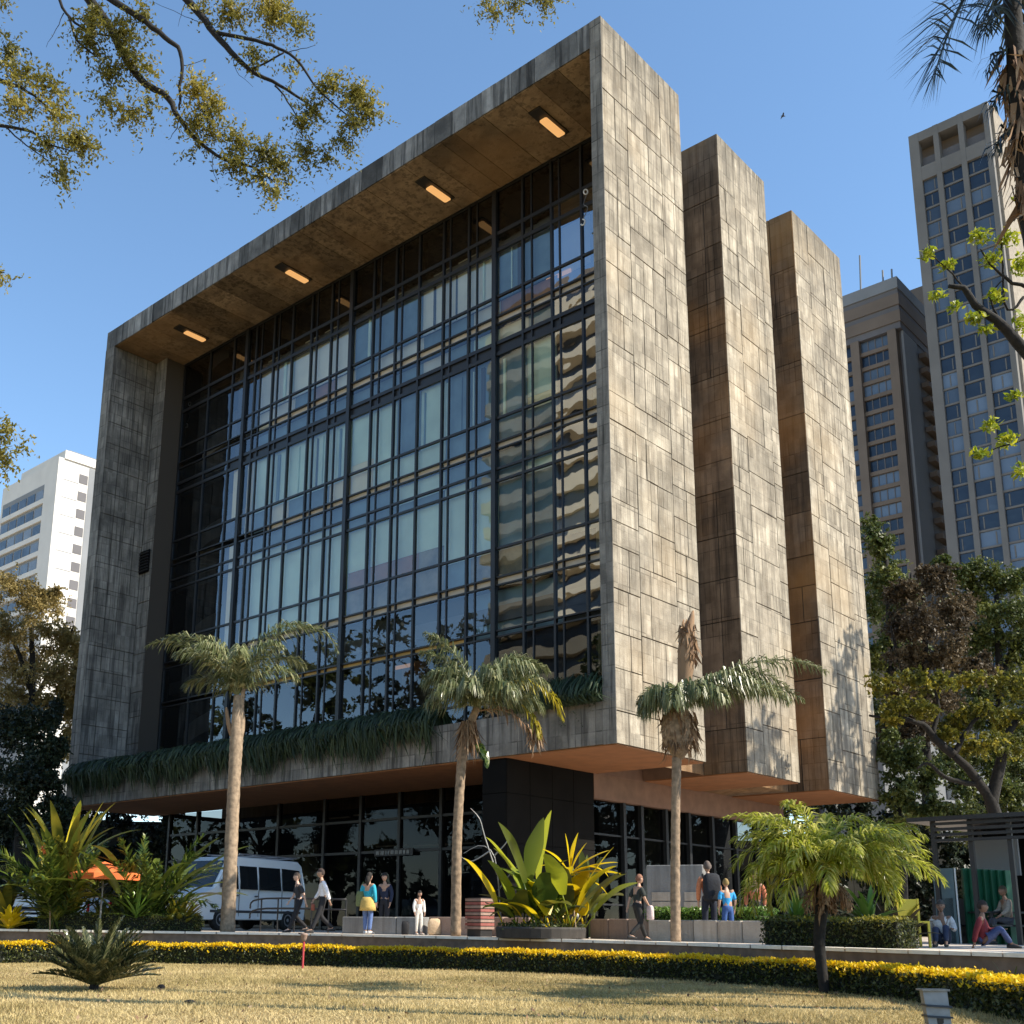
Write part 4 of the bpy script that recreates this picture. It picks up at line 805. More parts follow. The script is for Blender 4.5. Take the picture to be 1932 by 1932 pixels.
CL = [(40, 230, 75, 60, 13.2, 420), (20, 30, 40, 60, 13.2, 160), (90, 330, 90, 60, 13.2, 500), (220, 390, 110, 70, 13.2, 560), (80, 480, 110, 70, 13.2, 560), (260, 520, 90, 60, 13.3, 420), (360, 640, 85, 75, 13.3, 900), (220, 660, 80, 60, 13.3, 420), (290, 780, 55, 50, 13.3, 340),
      (420, 80, 75, 60, 13.8, 700), (560, 150, 110, 90, 13.8, 800), (400, 190, 80, 80, 13.8, 560), (650, 60, 60, 60, 13.5, 320), (600, 280, 90, 60, 13.9, 560), (500, 330, 80, 70, 13.9, 480), (480, 470, 80, 55, 13.9, 300), (590, 520, 100, 60, 14, 480), (680, 480, 40, 70, 14, 220), (680, 310, 50, 40, 13.9, 200),
      (900, 400, 90, 75, 13.7, 700), (960, 490, 70, 90, 13.8, 700), (880, 560, 60, 60, 13.9, 380), (960, 600, 70, 40, 14, 300), (1080, 640, 90, 60, 14, 620), (1080, 760, 80, 45, 14, 480), (1200, 690, 80, 55, 14, 560), (1250, 740, 60, 50, 14, 420), (1180, 800, 50, 45, 14, 220), (1250, 870, 40, 40, 14, 280), (900, 670, 60, 30, 14, 130),
      (1050, 60, 130, 60, 14.5, 800), (1250, 60, 130, 80, 14.5, 900), (1350, 110, 70, 70, 14.5, 400), (1160, 250, 80, 60, 14.4, 360), (1250, 20, 150, 40, 14.5, 500), (930, 30, 60, 50, 14.5, 200),
      (1500, 390, 80, 60, 14.2, 560), (1620, 430, 90, 70, 14.2, 700), (1680, 500, 60, 90, 14.2, 560), (1600, 560, 80, 60, 14.2, 420), (1550, 640, 80, 55, 14.3, 320), (1410, 500, 80, 50, 14.4, 480), (1380, 570, 60, 40, 14.4, 260), (1390, 690, 65, 60, 14.4, 420), (1480, 720, 60, 40, 14.4, 200), (1300, 760, 40, 30, 14.2, 160), (1330, 320, 60, 60, 14.3, 130),
      (2220, 20, 70, 40, 15.3, 260), (2330, 30, 70, 35, 15.3, 280), (2480, 10, 90, 40, 15.3, 420), (2260, 70, 40, 30, 15.3, 120),
      (10, 1255, 35, 45, 13.2, 140), (30, 1960, 50, 50, 13.2, 260), (10, 2080, 60, 80, 13.2, 360), (90, 2040, 30, 20, 13.2, 60)]
cs = []
for x, y, rx, ry, dd, n_ in CL:
    c = Z7(x, y, dd); k = 0.415*dd/FPX
    cs.append(sprays(rng, c, np.array([rx*k*.6, rx*k*.6, ry*k*.85]), int(n_*1.25), .34, 12))
cs = np.concatenate(cs)
v, f = leaves(cs, 0.062, rng, 0.42, 0.35); ob = wloc(ot)
tag(link('foliage', np_mesh('foliage', v-ob, f, LM['olive']), ot), kind='stuff')
# ---- foreground bough at the right edge
rng = np.random.default_rng(19)
tb = G(2350, 13, LZ); fb = empty('roadside_tree', tb, 'tree reaching a dark bough with sparse fresh green leaves in from the right edge', 'tree')
d = 12.5
k = MB(); limb(k, [tb, tb+V(0, 0, 2.5), P(2200, 1000, d), P(2080, 760, d)], .22, .12, 10, 14); k.build('trunk', M['bark'], fb, True)
for pts, r0, r1 in (([P(2080, 760, d), P(1990, 710, d), P(1932, 662, d), P(1890, 612, d), P(1845, 580, d), P(1820, 545, d), P(1790, 540, d)], .10, .025),
                    ([P(1990, 710, d), P(1950, 560, d), P(1905, 530, d), P(1870, 500, d), P(1850, 470, d)], .035, .008), ([P(1932, 560, d), P(1900, 580, d), P(1890, 450, d), P(1930, 400, d)], .02, .006),
                    ([P(1890, 612, d), P(1870, 560, d), P(1900, 520, d)], .018, .006), ([P(2080, 760, d), P(2000, 800, d), P(1930, 830, d), P(1870, 850, d)], .03, .006), ([P(1820, 545, d), P(1780, 500, d), P(1740, 470, d)], .014, .004)):
    b = MB(); limb(b, pts, r0, r1, 7, 14, 0.006, rng); b.build('branch', M['bark'], fb, True)
cs = []
for x, y, rx, ry, n_ in ((1750, 478, 20, 14, 60), (1790, 500, 24, 12, 60), (1770, 555, 20, 12, 40), (1850, 445, 28, 14, 110), (1900, 450, 30, 20, 120), (1870, 490, 25, 18, 90), (1925, 500, 25, 30, 120), (1840, 600, 25, 12, 90), (1880, 560, 25, 15, 80), (1860, 620, 20, 10, 60), (1800, 580, 20, 14, 50), (1870, 800, 22, 14, 70), (1900, 830, 28, 16, 90), (1850, 855, 24, 12, 70), (1915, 745, 20, 10, 50), (1925, 890, 20, 20, 60), (1930, 380, 20, 40, 90), (1925, 610, 16, 30, 60)):
    kk = d/FPX; cs.append(blob(rng, P(x, y, d), np.array([rx*kk, rx*kk, ry*kk]), n_, 0.1))
v, f = leaves(np.concatenate(cs), 0.085, rng, 0.45, 0.3); ob = wloc(fb)
tag(link('foliage', np_mesh('foliage', v-ob, f, LM['fresh']), fb), kind='stuff')
# ------------------------------------------------------------------ palms
def frond_mesh(name, mat, start, az, el, length, droop, nl=34, ll=0.55, lw=0.035, hang=0.9, seed=0, vee=0.35, tip=0.35, stiff=False, rach=0.022, sweep=0.0, angle=50, pw=1.3):
    rng = np.random.default_rng(seed); n = 18
    e0 = math.radians(el); a0 = math.radians(az); pts = [np.zeros(3)]; tan = []
    for i in range(n):
        t = i/(n-1); e = e0 - math.radians(droop)*t**pw; a = a0 + math.radians(sweep)*t
        d = (RH*math.cos(a) + FH*math.sin(a))*math.cos(e) + np.array([0, 0, math.sin(e)]); tan.append(d); pts.append(pts[-1] + d*length/n)
    pts = np.array(pts); tan = np.array(tan + [tan[-1]])
    mb = MB(); mb.tube(pts[::2], list(np.linspace(rach, rach*.2, len(pts[::2]))), 5)
    V_, F_ = list(mb.v), list(mb.f)
    for i in range(nl):
        t = 0.10 + 0.9*(i+0.5)/nl; q = t*n; k = min(int(q), n-1); u = q-k
        p = pts[k]*(1-u) + pts[k+1]*u; tg = tan[k]
        s = np.cross(tg, [0, 0, 1.]); s /= np.linalg.norm(s)+1e-6; up = np.cross(s, tg)
        prof = math.sin(math.pi*min(1, 0.12+t*0.86))**0.6; L = ll*prof*(1-tip*0.3*t)*rng.uniform(.85, 1.1)
        for sg in (-1, 1):
            an = math.radians(angle*(1-0.45*t)+rng.uniform(-8, 8))
            d0 = unit(s*sg*math.sin(an) + tg*math.cos(an) + up*(vee*rng.uniform(.4, 1.4) if stiff else rng.uniform(-.5, .9)))
            if stiff: p1 = p + d0*L*.5; p2 = p + d0*L - np.array([0, 0, L*.08])
            else:
                p1 = p + d0*L*.45 - np.array([0, 0, hang*L*.12]); p2 = p1 + unit(d0*(1-hang*.8) + np.array([0, 0, -hang*1.1]))*L*.55
            wv = unit(np.cross(d0, up + rng.normal(size=3)*.3))*lw
            b = len(V_); V_ += [tuple(p-wv*.5), tuple(p+wv*.5), tuple(p1+wv), tuple(p1-wv), tuple(p2)]; F_ += [(b, b+1, b+2, b+3), (b+3, b+2, b+4)]
    m = MB(); m.v = V_; m.f = F_
    return m.mesh(name, mat)
def add_frond(parent, pos, mat, name='frond', label=None, **k):
    me = frond_mesh(name, mat, None, **k); o = link(name, me, parent); o.location = tuple(np.asarray(pos)-wloc(parent))
    if label: o['label'] = label
    return o
def ringed_trunk(parent, pts, rads, mat, rings=40):
    s = spline(pts, rings); r = np.interp(np.linspace(0, 1, rings), np.linspace(0, 1, len(rads)), rads)
    r = r*(1 + 0.035*((np.arange(rings) % 2)*2-1)); MB().tube(s, list(r), 12).build('trunk', mat, parent, True)
def fibres(parent, c, r, n, seed, L=0.6, name='dead_leaf_skirt'):
    rng = np.random.default_rng(seed); v = []; f = []
    for i in range(n):
        a = rng.uniform(0, 2*math.pi); q = c + np.array([math.cos(a)*r[0]*rng.uniform(.5, 1), math.sin(a)*r[0]*rng.uniform(.5, 1), rng.uniform(-1, 1)*r[1]])
        dn = np.array([math.cos(a)*.25, math.sin(a)*.25, -1.])+rng.normal(size=3)*.18; l = L*rng.uniform(.5, 1.2); wv = unit(np.cross(dn, rng.normal(size=3)))*rng.uniform(.012, .035)
        b = len(v); v += [q-wv, q+wv, q+dn*l*.6+wv*.8, q+dn*l*.6-wv*.8, q+dn*l+rng.normal(size=3)*.05]; f += [(b, b+1, b+2, b+3), (b+3, b+2, b+4)]
    m = MB(); m.v = [tuple(x) for x in v]; m.f = f; m.build(name, M['fibre'], parent)
# palm 1
d = 31.4; b1 = G(430, d, TZ)
p1 = empty('feather_palm', b1, 'feather palm with a smooth pale trunk standing before the white van', 'palm', 'feather palms along the terrace edge')
tp = P(448, 1312, d)
ringed_trunk(p1, [b1, P(436, 1600, d), P(442, 1470, d), P(446, 1395, d), tp], [.21, .185, .175, .19, .10], M['bark_pale'])
MB().tube(spline([P(446, 1400, d), P(433, 1372, d), P(427, 1335, d)], 8), [.09, .1, .09, .08, .07, .06, .05, .03], 8).build('leaf_base', M['fibre'], p1, True)
MB().tube(spline([P(449, 1400, d), P(456, 1370, d), P(455, 1330, d), P(462, 1290, d)], 8), [.11, .11, .1, .1, .09, .08, .06, .03], 8).build('leaf_base', M['bark_pale'], p1, True)
for i, (az, el, L, dr) in enumerate(((8, 70, 4.3, 140), (14, 78, 3.6, 105), (172, 52, 3.5, 72), (180, 64, 3.1, 85), (158, 74, 2.6, 70), (-35, 66, 2.4, 95), (-80, 62, 2.1, 95), (-125, 64, 2.3, 95), (205, 56, 2.4, 90), (100, 74, 2.5, 75), (35, 60, 2.8, 100), (-8, 46, 2.1, 100), (165, 38, 1.9, 85))):
    add_frond(p1, tp, LM['palm'], az=az, el=el, length=L, droop=dr, seed=100+i, ll=.80, nl=80, lw=.021, hang=.62, pw=2.1)
# palm 2
d = 28.3; b2_ = G(860, d, TZ)
p2 = empty('feather_palm', b2_, 'feather palm with yellow right-hand fronds and a brown dead skirt at centre', 'palm', 'feather palms along the terrace edge')
tp = P(900, 1335, d)
ringed_trunk(p2, [b2_, P(862, 1600, d), P(868, 1480, d), P(876, 1400, d), tp], [.135, .125, .12, .13, .09], M['bark_brown'])
for i, (az, el, L, dr) in enumerate(((172, 76, 2.6, 55), (180, 68, 2.2, 62), (185, 52, 1.7, 77), (20, 76, 2.5, 97), (8, 68, 2.6, 107), (15, 55, 2.4, 97), (-20, 45, 2.2, 87), (-60, 32, 1.9, 77), (-100, 38, 1.8, 82), (200, 30, 1.5, 82), (120, 65, 1.8, 82), (60, 62, 2.2, 82), (35, 40, 2.0, 92), (-5, 30, 1.9, 87), (-140, 40, 1.6, 87), (165, 60, 1.9, 82), (-30, 65, 2.2, 102), (30, 65, 2.3, 97), (-75, 58, 1.9, 97), (195, 65, 1.7, 87))):
    add_frond(p2, tp, LM['palm'], az=az, el=el, length=L, droop=dr, seed=200+i, ll=0.82, nl=80, lw=.019, hang=.75, pw=1.7)
add_frond(p2, tp, LM['palmyellow'], az=5, el=52, length=3.0, droop=135, seed=231, ll=.65, nl=36, lw=.035, hang=.7, label='yellow arching frond')
add_frond(p2, tp, LM['palmyellow'], az=55, el=62, length=1.7, droop=60, seed=232, ll=.5, nl=26, lw=.035, hang=.5, label='short yellow upright frond')
add_frond(p2, P(985, 1330, d), LM['palmyellow'], az=-20, el=-45, length=1.0, droop=40, seed=233, ll=.45, nl=24, lw=.03, hang=.9, label='yellow hanging frond end')
fibres(p2, P(884, 1375, d), (.2, .25), 190, 3, .6); fibres(p2, P(1012, 1375, d), (.08, .2), 70, 4, .5)
add_frond(p2, tp+V(0, 0, -.1), M['fibre'], name='dead_frond', az=-8, el=12, length=2.0, droop=110, seed=240, ll=.5, nl=24, lw=.03, hang=1, label='brown dead hanging frond')
add_frond(p2, P(898, 1400, d), LM['broad'], name='fern', az=-60, el=-30, length=.9, droop=50, seed=241, ll=.28, nl=16, lw=.06, hang=.8, label='green fern growing on the trunk')
# palm 3
d = 23.0; b3 = G(1274, d, TZ)
p3 = empty('feather_palm', b3, 'slim feather palm with a fibrous brown collar before the sunlit end wall', 'palm', 'feather palms along the terrace edge')
tp = P(1284, 1335, d)
ringed_trunk(p3, [b3, P(1274, 1650, d), P(1275, 1520, d), P(1277, 1430, d)], [.105, .095, .09, .1], M['bark_brown'])
MB().lathe(P(1281, 1430, d), [(.09, -.03), (.18, .1), (.32, .32), (.36, .62), (.30, .88), (.18, 1.1), (.08, 1.35)], 14).build('fibrous_collar', M['bark_brown'], p3, True)
fibres(p3, P(1282, 1375, d), (.36, .38), 320, 6, .35)
MB().tube(spline([P(1284, 1330, d), P(1293, 1270, d), P(1296, 1210, d), P(1308, 1152, d)], 12), [.06, .09, .12, .15, .17, .18, .18, .17, .14, .1, .06, .02], 8).build('dead_spear', M['fibre'], p3, True)
fibres(p3, P(1298, 1205, d), (.17, .42), 170, 8, .3, 'spear_fibre')
for i, (az, el, L, dr) in enumerate(((0, 46, 3.5, 72), (5, 36, 2.9, 70), (-18, 32, 2.4, 70), (20, 50, 2.4, 85), (-8, 44, 2.2, 80), (175, 62, .9, 120), (165, 50, 1.0, 120), (195, 40, 1.0, 120), (-60, 40, 1.5, 95), (-110, 38, 1.3, 100), (80, 55, 1.6, 90), (140, 60, 1.2, 110), (-35, 48, 1.9, 85), (10, 40, 2.7, 80), (-5, 52, 2.6, 95), (205, 55, 1.1, 115), (250, 50, 1.2, 110), (-80, 52, 1.3, 105))):
    add_frond(p3, tp, LM['palm'], az=az, el=el, length=L, droop=dr, seed=300+i, ll=0.70, nl=86, lw=.017, hang=.85)
for i, (az, el) in enumerate(((200, 70), (170, 62))):
    add_frond(p3, P(1262, 1395, d), M['fibre'], name='leaf_stalk', az=az, el=el, length=.9, droop=-30, seed=330+i, ll=.05, nl=4, lw=.01)
# dwarf date palm on the lawn side of the hedge
d = 17.4; b4 = G(1548, d, LZ)
dp = empty('dwarf_date_palm', b4, 'bushy dwarf date palm with a thin dark trunk rising from the golden hedge', 'palm')
tp = P(1556, 1650, d)
ringed_trunk(dp, [b4, P(1546, 1780, d), P(1550, 1720, d), tp], [.075, .085, .095, .12], M['bark'])
fibres(dp, P(1556, 1690, d), (.16, .18), 110, 12, .18)
rg = random.Random(8)
DF = [(0, 58, 2.0, 110), (10, 42, 2.1, 100), (-12, 36, 2.0, 95), (25, 62, 1.8, 105), (180, 48, 1.7, 105), (170, 62, 1.6, 100), (195, 34, 1.6, 95), (205, 55, 1.5, 110)]
for i in range(46): DF.append((rg.uniform(0, 360), rg.uniform(15, 80), rg.uniform(1.2, 1.9), rg.uniform(70, 125)))
for i, (az, el, L, dr) in enumerate(DF): add_frond(dp, tp, LM['datepalm'], az=az, el=el, length=L, droop=dr, seed=400+i, ll=0.42, nl=56, lw=.015, hang=.5, rach=.012)
for i, (az, el, L) in enumerate(((-60, -35, .7), (200, -40, .7), (250, -30, .6), (300, -30, .7), (20, -40, .6), (150, -35, .6))):
    add_frond(dp, tp, M['fibre'], name='dead_frond', az=az, el=el, length=L, droop=40, seed=440+i, ll=.25, nl=22, lw=.012, hang=.8, rach=.012)
# tall palm at the right edge
d = 10.5; pb = G(2350, d, LZ)
tp4 = empty('tall_palm', pb, 'tall backlit palm hanging dark fronds into the top right sky', 'palm')
tp = P(1906, -60, d)
ringed_trunk(tp4, [pb, P(2160, 1100, d), P(1980, 560, d), P(1932, 300, d), tp], [.19, .15, .12, .11, .09], M['bark'])
for yy, xx in ((130, 1916), (210, 1924), (290, 1931), (370, 1942)): fibres(tp4, P(xx, yy, d), (.16, .22), 60, yy, .4, 'leaf_sheath_fibre')
for i, (az, el, L, dr) in enumerate(((270, 45, 1.8, 110), (310, 50, 1.8, 110), (0, 50, 1.8, 110), (60, 55, 1.8, 110))):
    add_frond(tp4, tp, LM['darkpalm'], az=az, el=el, length=L, droop=dr, seed=500+i, ll=0.75, nl=44, lw=.018, hang=.35, rach=.025)
add_frond(tp4, P(1850, -60, d), LM['darkpalm'], az=188, el=-60, length=1.7, droop=12, seed=520, ll=.85, nl=52, lw=.011, hang=.25, rach=.03, angle=62)
add_frond(tp4, P(1890, -60, d), LM['darkpalm'], az=215, el=-60, length=1.1, droop=20, seed=522, ll=.7, nl=30, lw=.010, hang=.5, rach=.02, angle=55)
for yy, xx, sd in ((20, 1905, 1), (90, 1912, 2), (160, 1920, 3), (240, 1926, 4)): add_frond(tp4, P(xx, yy, d), LM['darkpalm'], az=185, el=-20, length=.5, droop=60, seed=521+sd*7, ll=.4, nl=14, lw=.014, hang=.7, rach=.02, angle=50)
# a palm beyond the right edge: its frond shadow falls on the second fin
pb = V(10.2, 13.4, TZ); sp5 = empty('street_palm', pb, 'palm whose frond shadow falls on the foot of the second fin', 'palm'); tp = pb+V(0, 0, 15.4)
ringed_trunk(sp5, [pb, pb+V(.2, 0, 6), tp], [.16, .13, .1], M['bark_brown'])
for i in range(12): add_frond(sp5, tp, LM['palm'], az=i*30, el=45+12*(i % 3), length=1.7, droop=105, seed=540+i, ll=.55, nl=34, lw=.04, hang=.8)
# cycad on the lawn
d = 15.8; cb = G(187, d, LZ)
cy = empty('cycad', cb, 'dark stiff-leaved cycad growing alone on the dry lawn at left', 'plant')
MB().lathe(cb, [(.05, -.02), (.07, .03), (.06, .08), (.02, .10)], 10).build('stem', M['bark'], cy, True)
rg = random.Random(5)
for i in range(92):
    el = rg.choice([rg.uniform(14, 40), rg.uniform(30, 55), rg.uniform(50, 72)]); add_frond(cy, cb+V(0, 0, .06), LM['cycad'], az=rg.uniform(0, 360), el=el, length=rg.uniform(.8, 1.02), droop=rg.uniform(6, 24), seed=600+i, ll=.15, nl=56, lw=.013, stiff=True, rach=.010, vee=.45)
# ------------------------------------------------------------------ broad-leaved plants
def blade(mat, base, az, el, L, W, droop, seed, petiole=0.4, name='leaf', parent=None, curl=0.15, label=None):
    rng = random.Random(seed); n = 10; a = math.radians(az); pts = [np.zeros(3)]; tg = []
    for i in range(n*2):
        e = math.radians(el - droop*(i/(2*n))**1.6); d = (RH*math.cos(a)+FH*math.sin(a))*math.cos(e)+np.array([0, 0, math.sin(e)]); tg.append(d); pts.append(pts[-1]+d*L/(2*n))
    tg.append(tg[-1]); k0 = int(petiole*2*n); m = MB(); v = []; f = []
    if k0 > 1: m.tube(pts[:k0+1:2] if k0 > 2 else pts[:k0+1], 0.018, 5)
    rows = []
    for i in range(k0, 2*n+1):
        t = (i-k0)/(2*n-k0); wd = W*0.5*(math.sin(math.pi*min(1, .08+.92*t))**0.62)*(1+.12*math.sin(9*t+seed)) if t < 1 else 0.004
        s = np.cross(tg[i], [0, 0, 1.]); s /= np.linalg.norm(s)+1e-6; up = np.cross(s, tg[i]); c = curl*wd*2
        rows.append([pts[i]-s*wd+up*c, pts[i], pts[i]+s*wd+up*c])
    b = len(m.v)
    for r in rows: m.v += [tuple(q) for q in r]
    for i in range(len(rows)-1):
        for j in (0, 1): m.f.append((b+i*3+j, b+i*3+j+1, b+(i+1)*3+j+1, b+(i+1)*3+j))
    o = link(name, m.mesh(name, mat, True), parent); o.location = tuple(np.asarray(base)-wloc(parent))
    if label: o['label'] = label
    return o
def bush(name, label, base, blades, cat='plant', group=None, mat='broad', seed=0, jitter=.12):
    o = empty(name, base, label, cat, group); rg = random.Random(seed)
    for i, bl in enumerate(blades):
        az, el, L, W, dr = bl[:5]; mt = bl[5] if len(bl) > 5 else mat; pe = bl[6] if len(bl) > 6 else .4
        blade(LM[mt], np.asarray(base)+V(rg.uniform(-jitter, jitter), rg.uniform(-jitter, jitter), 0), az, el, L, W, dr, seed*50+i, pe, parent=o)
    return o
rg = random.Random(77)
d = 31.6
bs = [(rg.uniform(0, 360), rg.uniform(48, 82), rg.uniform(2.4, 4.0), rg.uniform(.20, .36), rg.uniform(30, 90)) for _ in range(18)]
bs += [(a, e, 3.9, .28, 35, 'broadyel' if a == 95 else 'yellowgreen') for a, e in ((95, 86), (10, 80), (170, 78), (60, 76), (270, 74))]
bs += [(a, 82, 3.7, .2, 20+9*k_, 'yellowgreen') for k_, a in enumerate((0, 45, 180, 225, 300, 135))]
bp1 = bush('bird_of_paradise', 'large fan-leaved plant with yellowing top leaves at far left', G(105, d, TZ), bs, seed=1, jitter=.3)
for i in range(26): add_frond(bp1, G(105, d, TZ)+V(rg.uniform(-.3, .3), rg.uniform(-.3, .3), 0), LM['broad' if i % 4 else 'yellowgreen'], az=rg.uniform(0, 360), el=rg.uniform(45, 84), length=rg.uniform(2.4, 3.9), droop=rg.uniform(20, 80), seed=1200+i, ll=.6, nl=36, lw=.035, hang=.25, angle=40)
bs = [(rg.uniform(0, 360), rg.uniform(45, 80), rg.uniform(2.2, 3.6), rg.uniform(.18, .34), rg.uniform(30, 95)) for _ in range(18)] + [(5, 58, 3.7, .36, 45), (15, 42, 3.0, .36, 60), (-10, 48, 2.9, .32, 85), (175, 62, 3.3, .34, 60)]
bp2 = bush('bird_of_paradise', 'green fan-leaved plant beside the white van', G(268, d+.3, TZ), bs, seed=2, jitter=.25)
for i in range(22): add_frond(bp2, G(268, d+.3, TZ)+V(rg.uniform(-.25, .25), rg.uniform(-.25, .25), 0), LM['broad'], az=rg.uniform(0, 360), el=rg.uniform(40, 80), length=rg.uniform(1.9, 3.3), droop=rg.uniform(25, 85), seed=1300+i, ll=.5, nl=34, lw=.034, hang=.3, angle=40)
# orange sprays in the first one
of = bush('flame_flower', 'orange flower head among the large fan leaves at far left', G(95, d-.6, TZ), [], cat='flower')
M['orange'] = simple('orange_petals', (0.75, 0.17, 0.03), 0.6, var=.2, scale=20)
rgn = np.random.default_rng(3); q = P(95, 1600, d-.6)
MB().tube([G(95, d-.6, TZ), q], .02, 5).build('stem', M['bark_brown'], of)
v, f = leaves(blob(rgn, q, np.array([.26, .26, .17]), 110, .1), .16, rgn, .5, .1); link('flower_head', np_mesh('flower_head', v-wloc(of), f, M['orange']), of)
# croton-like golden plant at centre
d = 26.3; cb2 = G(1030, d, TZ+.25)
bs = [(175, 72, 2.4, .5, 30, 'fresh'), (168, 66, 2.2, .48, 25, 'fresh'), (200, 76, 2.5, .5, 20, 'broad'), (330, 84, 2.8, .5, 10, 'fresh'), (300, 76, 2.6, .46, 15, 'broad'), (240, 60, 2.1, .44, 30, 'fresh'), (0, 62, 2.2, .16, 15, 'broadyel'), (140, 70, 1.9, .3, 60, 'broad')]
bs += [(rg.uniform(0, 360), rg.uniform(35, 84), rg.uniform(1.0, 1.9), rg.uniform(.34, .56), rg.uniform(25, 80), rg.choice(['broad', 'broadyel', 'fresh', 'yellowgreen']), .25) for _ in range(56)]
bush('golden_croton', 'tall green and golden broad-leaved plant in the dark round planter at centre', cb2, bs, seed=3, jitter=.75)
cb3 = G(1085, d-.2, TZ+.25); cpt = P(1075, 1650, d-.2)
o = empty('golden_fan_plant', cb3, 'fan of bright golden leaves to the right of the central planter plant', 'plant')
MB().tube([cb3, cpt], .03, 6).build('stem', M['bark_brown'], o)
for i, (az, el, L, W, dr) in enumerate(((175, 86, .95, .2, 5), (20, 80, 1.0, .2, 10), (5, 66, .85, .18, 15), (0, 40, 1.1, .24, 25), (-8, 22, 1.15, .22, 22), (0, 8, 1.2, .3, 20), (-15, 30, 1.0, .18, 95), (-5, -10, 1.0, .16, 50), (185, 55, .9, .2, 40), (200, 30, .8, .2, 50), (260, 20, .9, .2, 40))):
    blade(LM['broadyel'], cpt, az, el, L, W, dr, 900+i, .12, parent=o)
# dark round planter under the croton
M['planter_dark'] = simple('dark_planter', (0.035, 0.03, 0.025), .8, var=.3, scale=6)
pc = G(1020, d-.5, TZ); pr = MB()
pl = tag(MB().lathe(pc, [(.85, 0), (1.0, .02), (1.02, .22), (1.0, .26), (.9, .25)], 28).build('low_planter', M['planter_dark']), 'low dark round planter at the terrace edge under the golden plants', 'planter')
rgn = np.random.default_rng(33)
pts = pc + np.stack([rgn.uniform(-.98, .98, 900), rgn.uniform(-.98, .98, 900), rgn.uniform(.2, .34, 900)], 1); pts = pts[np.hypot(pts[:, 0]-pc[0], pts[:, 1]-pc[1]) < 1.02]
v, f = leaves(pts, .09, rgn, .5, .3); tag(link('ground_cover', np_mesh('ground_cover', v, f, LM['hedge'])), 'leafy ground cover filling the low dark planter', 'ground cover', kind='stuff')
# dry twigs left of it
tw = empty('bare_shrub', G(930, 27.5, TZ), 'bare pale twigs of a leafless shrub left of the golden plants', 'shrub')
for pts in (((945, 1740), (940, 1660), (930, 1610), (905, 1595), (875, 1610)), ((938, 1650), (915, 1580), (905, 1545), (888, 1525)), ((932, 1615), (955, 1590), (962, 1570)), ((925, 1605), (890, 1625), (868, 1615)), ((940, 1680), (970, 1640), (990, 1625))):
    MB().tube(spline([P(x, y, 27.5) for x, y in pts], 10), list(np.linspace(.022, .006, 10)), 5).build('twig', M['grey_metal'], tw)
# small plants
def rosette(name, label, base, n, L, W, seed, mat='broad', els=(15, 80), cat='plant', group=None):
    rg = random.Random(seed)
    return bush(name, label, base, [(rg.uniform(0, 360), rg.uniform(*els), L*rg.uniform(.75, 1.1), W*rg.uniform(.8, 1.2), rg.uniform(15, 45), mat, 0.0) for _ in range(n)], cat, group, seed=seed, jitter=.04)
LM['agave'] = leafmat('agave_leaf', [(0.06, 0.13, 0.02), (0.12, 0.22, 0.03), (0.22, 0.32, 0.06)], .3, .2)
rosette('agave', 'spiky agave in the box hedge beside the fan-leaved plant', G(255, 31.3, TZ+.35), 26, .95, .09, 51, 'agave')
rosette('agave', 'left spiky agave behind the clipped box at right', G(1500, 20.9, TZ+.38), 26, .75, .085, 52, 'agave', group='agaves behind the clipped box')
rosette('agave', 'right spiky agave behind the clipped box at right', G(1640, 20.2, TZ+.38), 28, .78, .10, 53, 'agave', group='agaves behind the clipped box')
rosette('golden_shrub', 'low golden-leaved shrub at the left edge of the terrace', G(18, 31.4, TZ), 46, .75, .16, 54, 'broadyel', (20, 85))
rosette('leafy_shrub', 'small upright green shrub at the far left edge', G(6, 31.8, TZ), 12, 1.7, .26, 55, 'yellowgreen', (60, 85))
rosette('leafy_shrub', 'mottled shrub between the clipped box and the van', G(338, 31.8, TZ), 40, 1.05, .16, 56, 'yellowgreen', (25, 85))
rosette('leafy_shrub', 'brown-green shrub between the two fan-leaved plants', G(195, 31.9, TZ), 34, .9, .14, 57, 'mid', (25, 85))
rosette('grassy_clump', 'grassy clump beside the retaining wall at the right edge', G(1905, 13.8, LZ), 40, .62, .03, 58, 'broad', (30, 85))
rosette('leaf_plant', 'dark leafy plant in front of the ground floor glass at centre', G(1108, 30.5, TZ), 8, 2.2, .3, 59, 'mid', (68, 88))
rosette('russet_shrub', 'russet shrub under the dwarf date palm on the terrace', G(1690, 20.8, TZ), 50, .95, .12, 60, 'reddish', (20, 80))
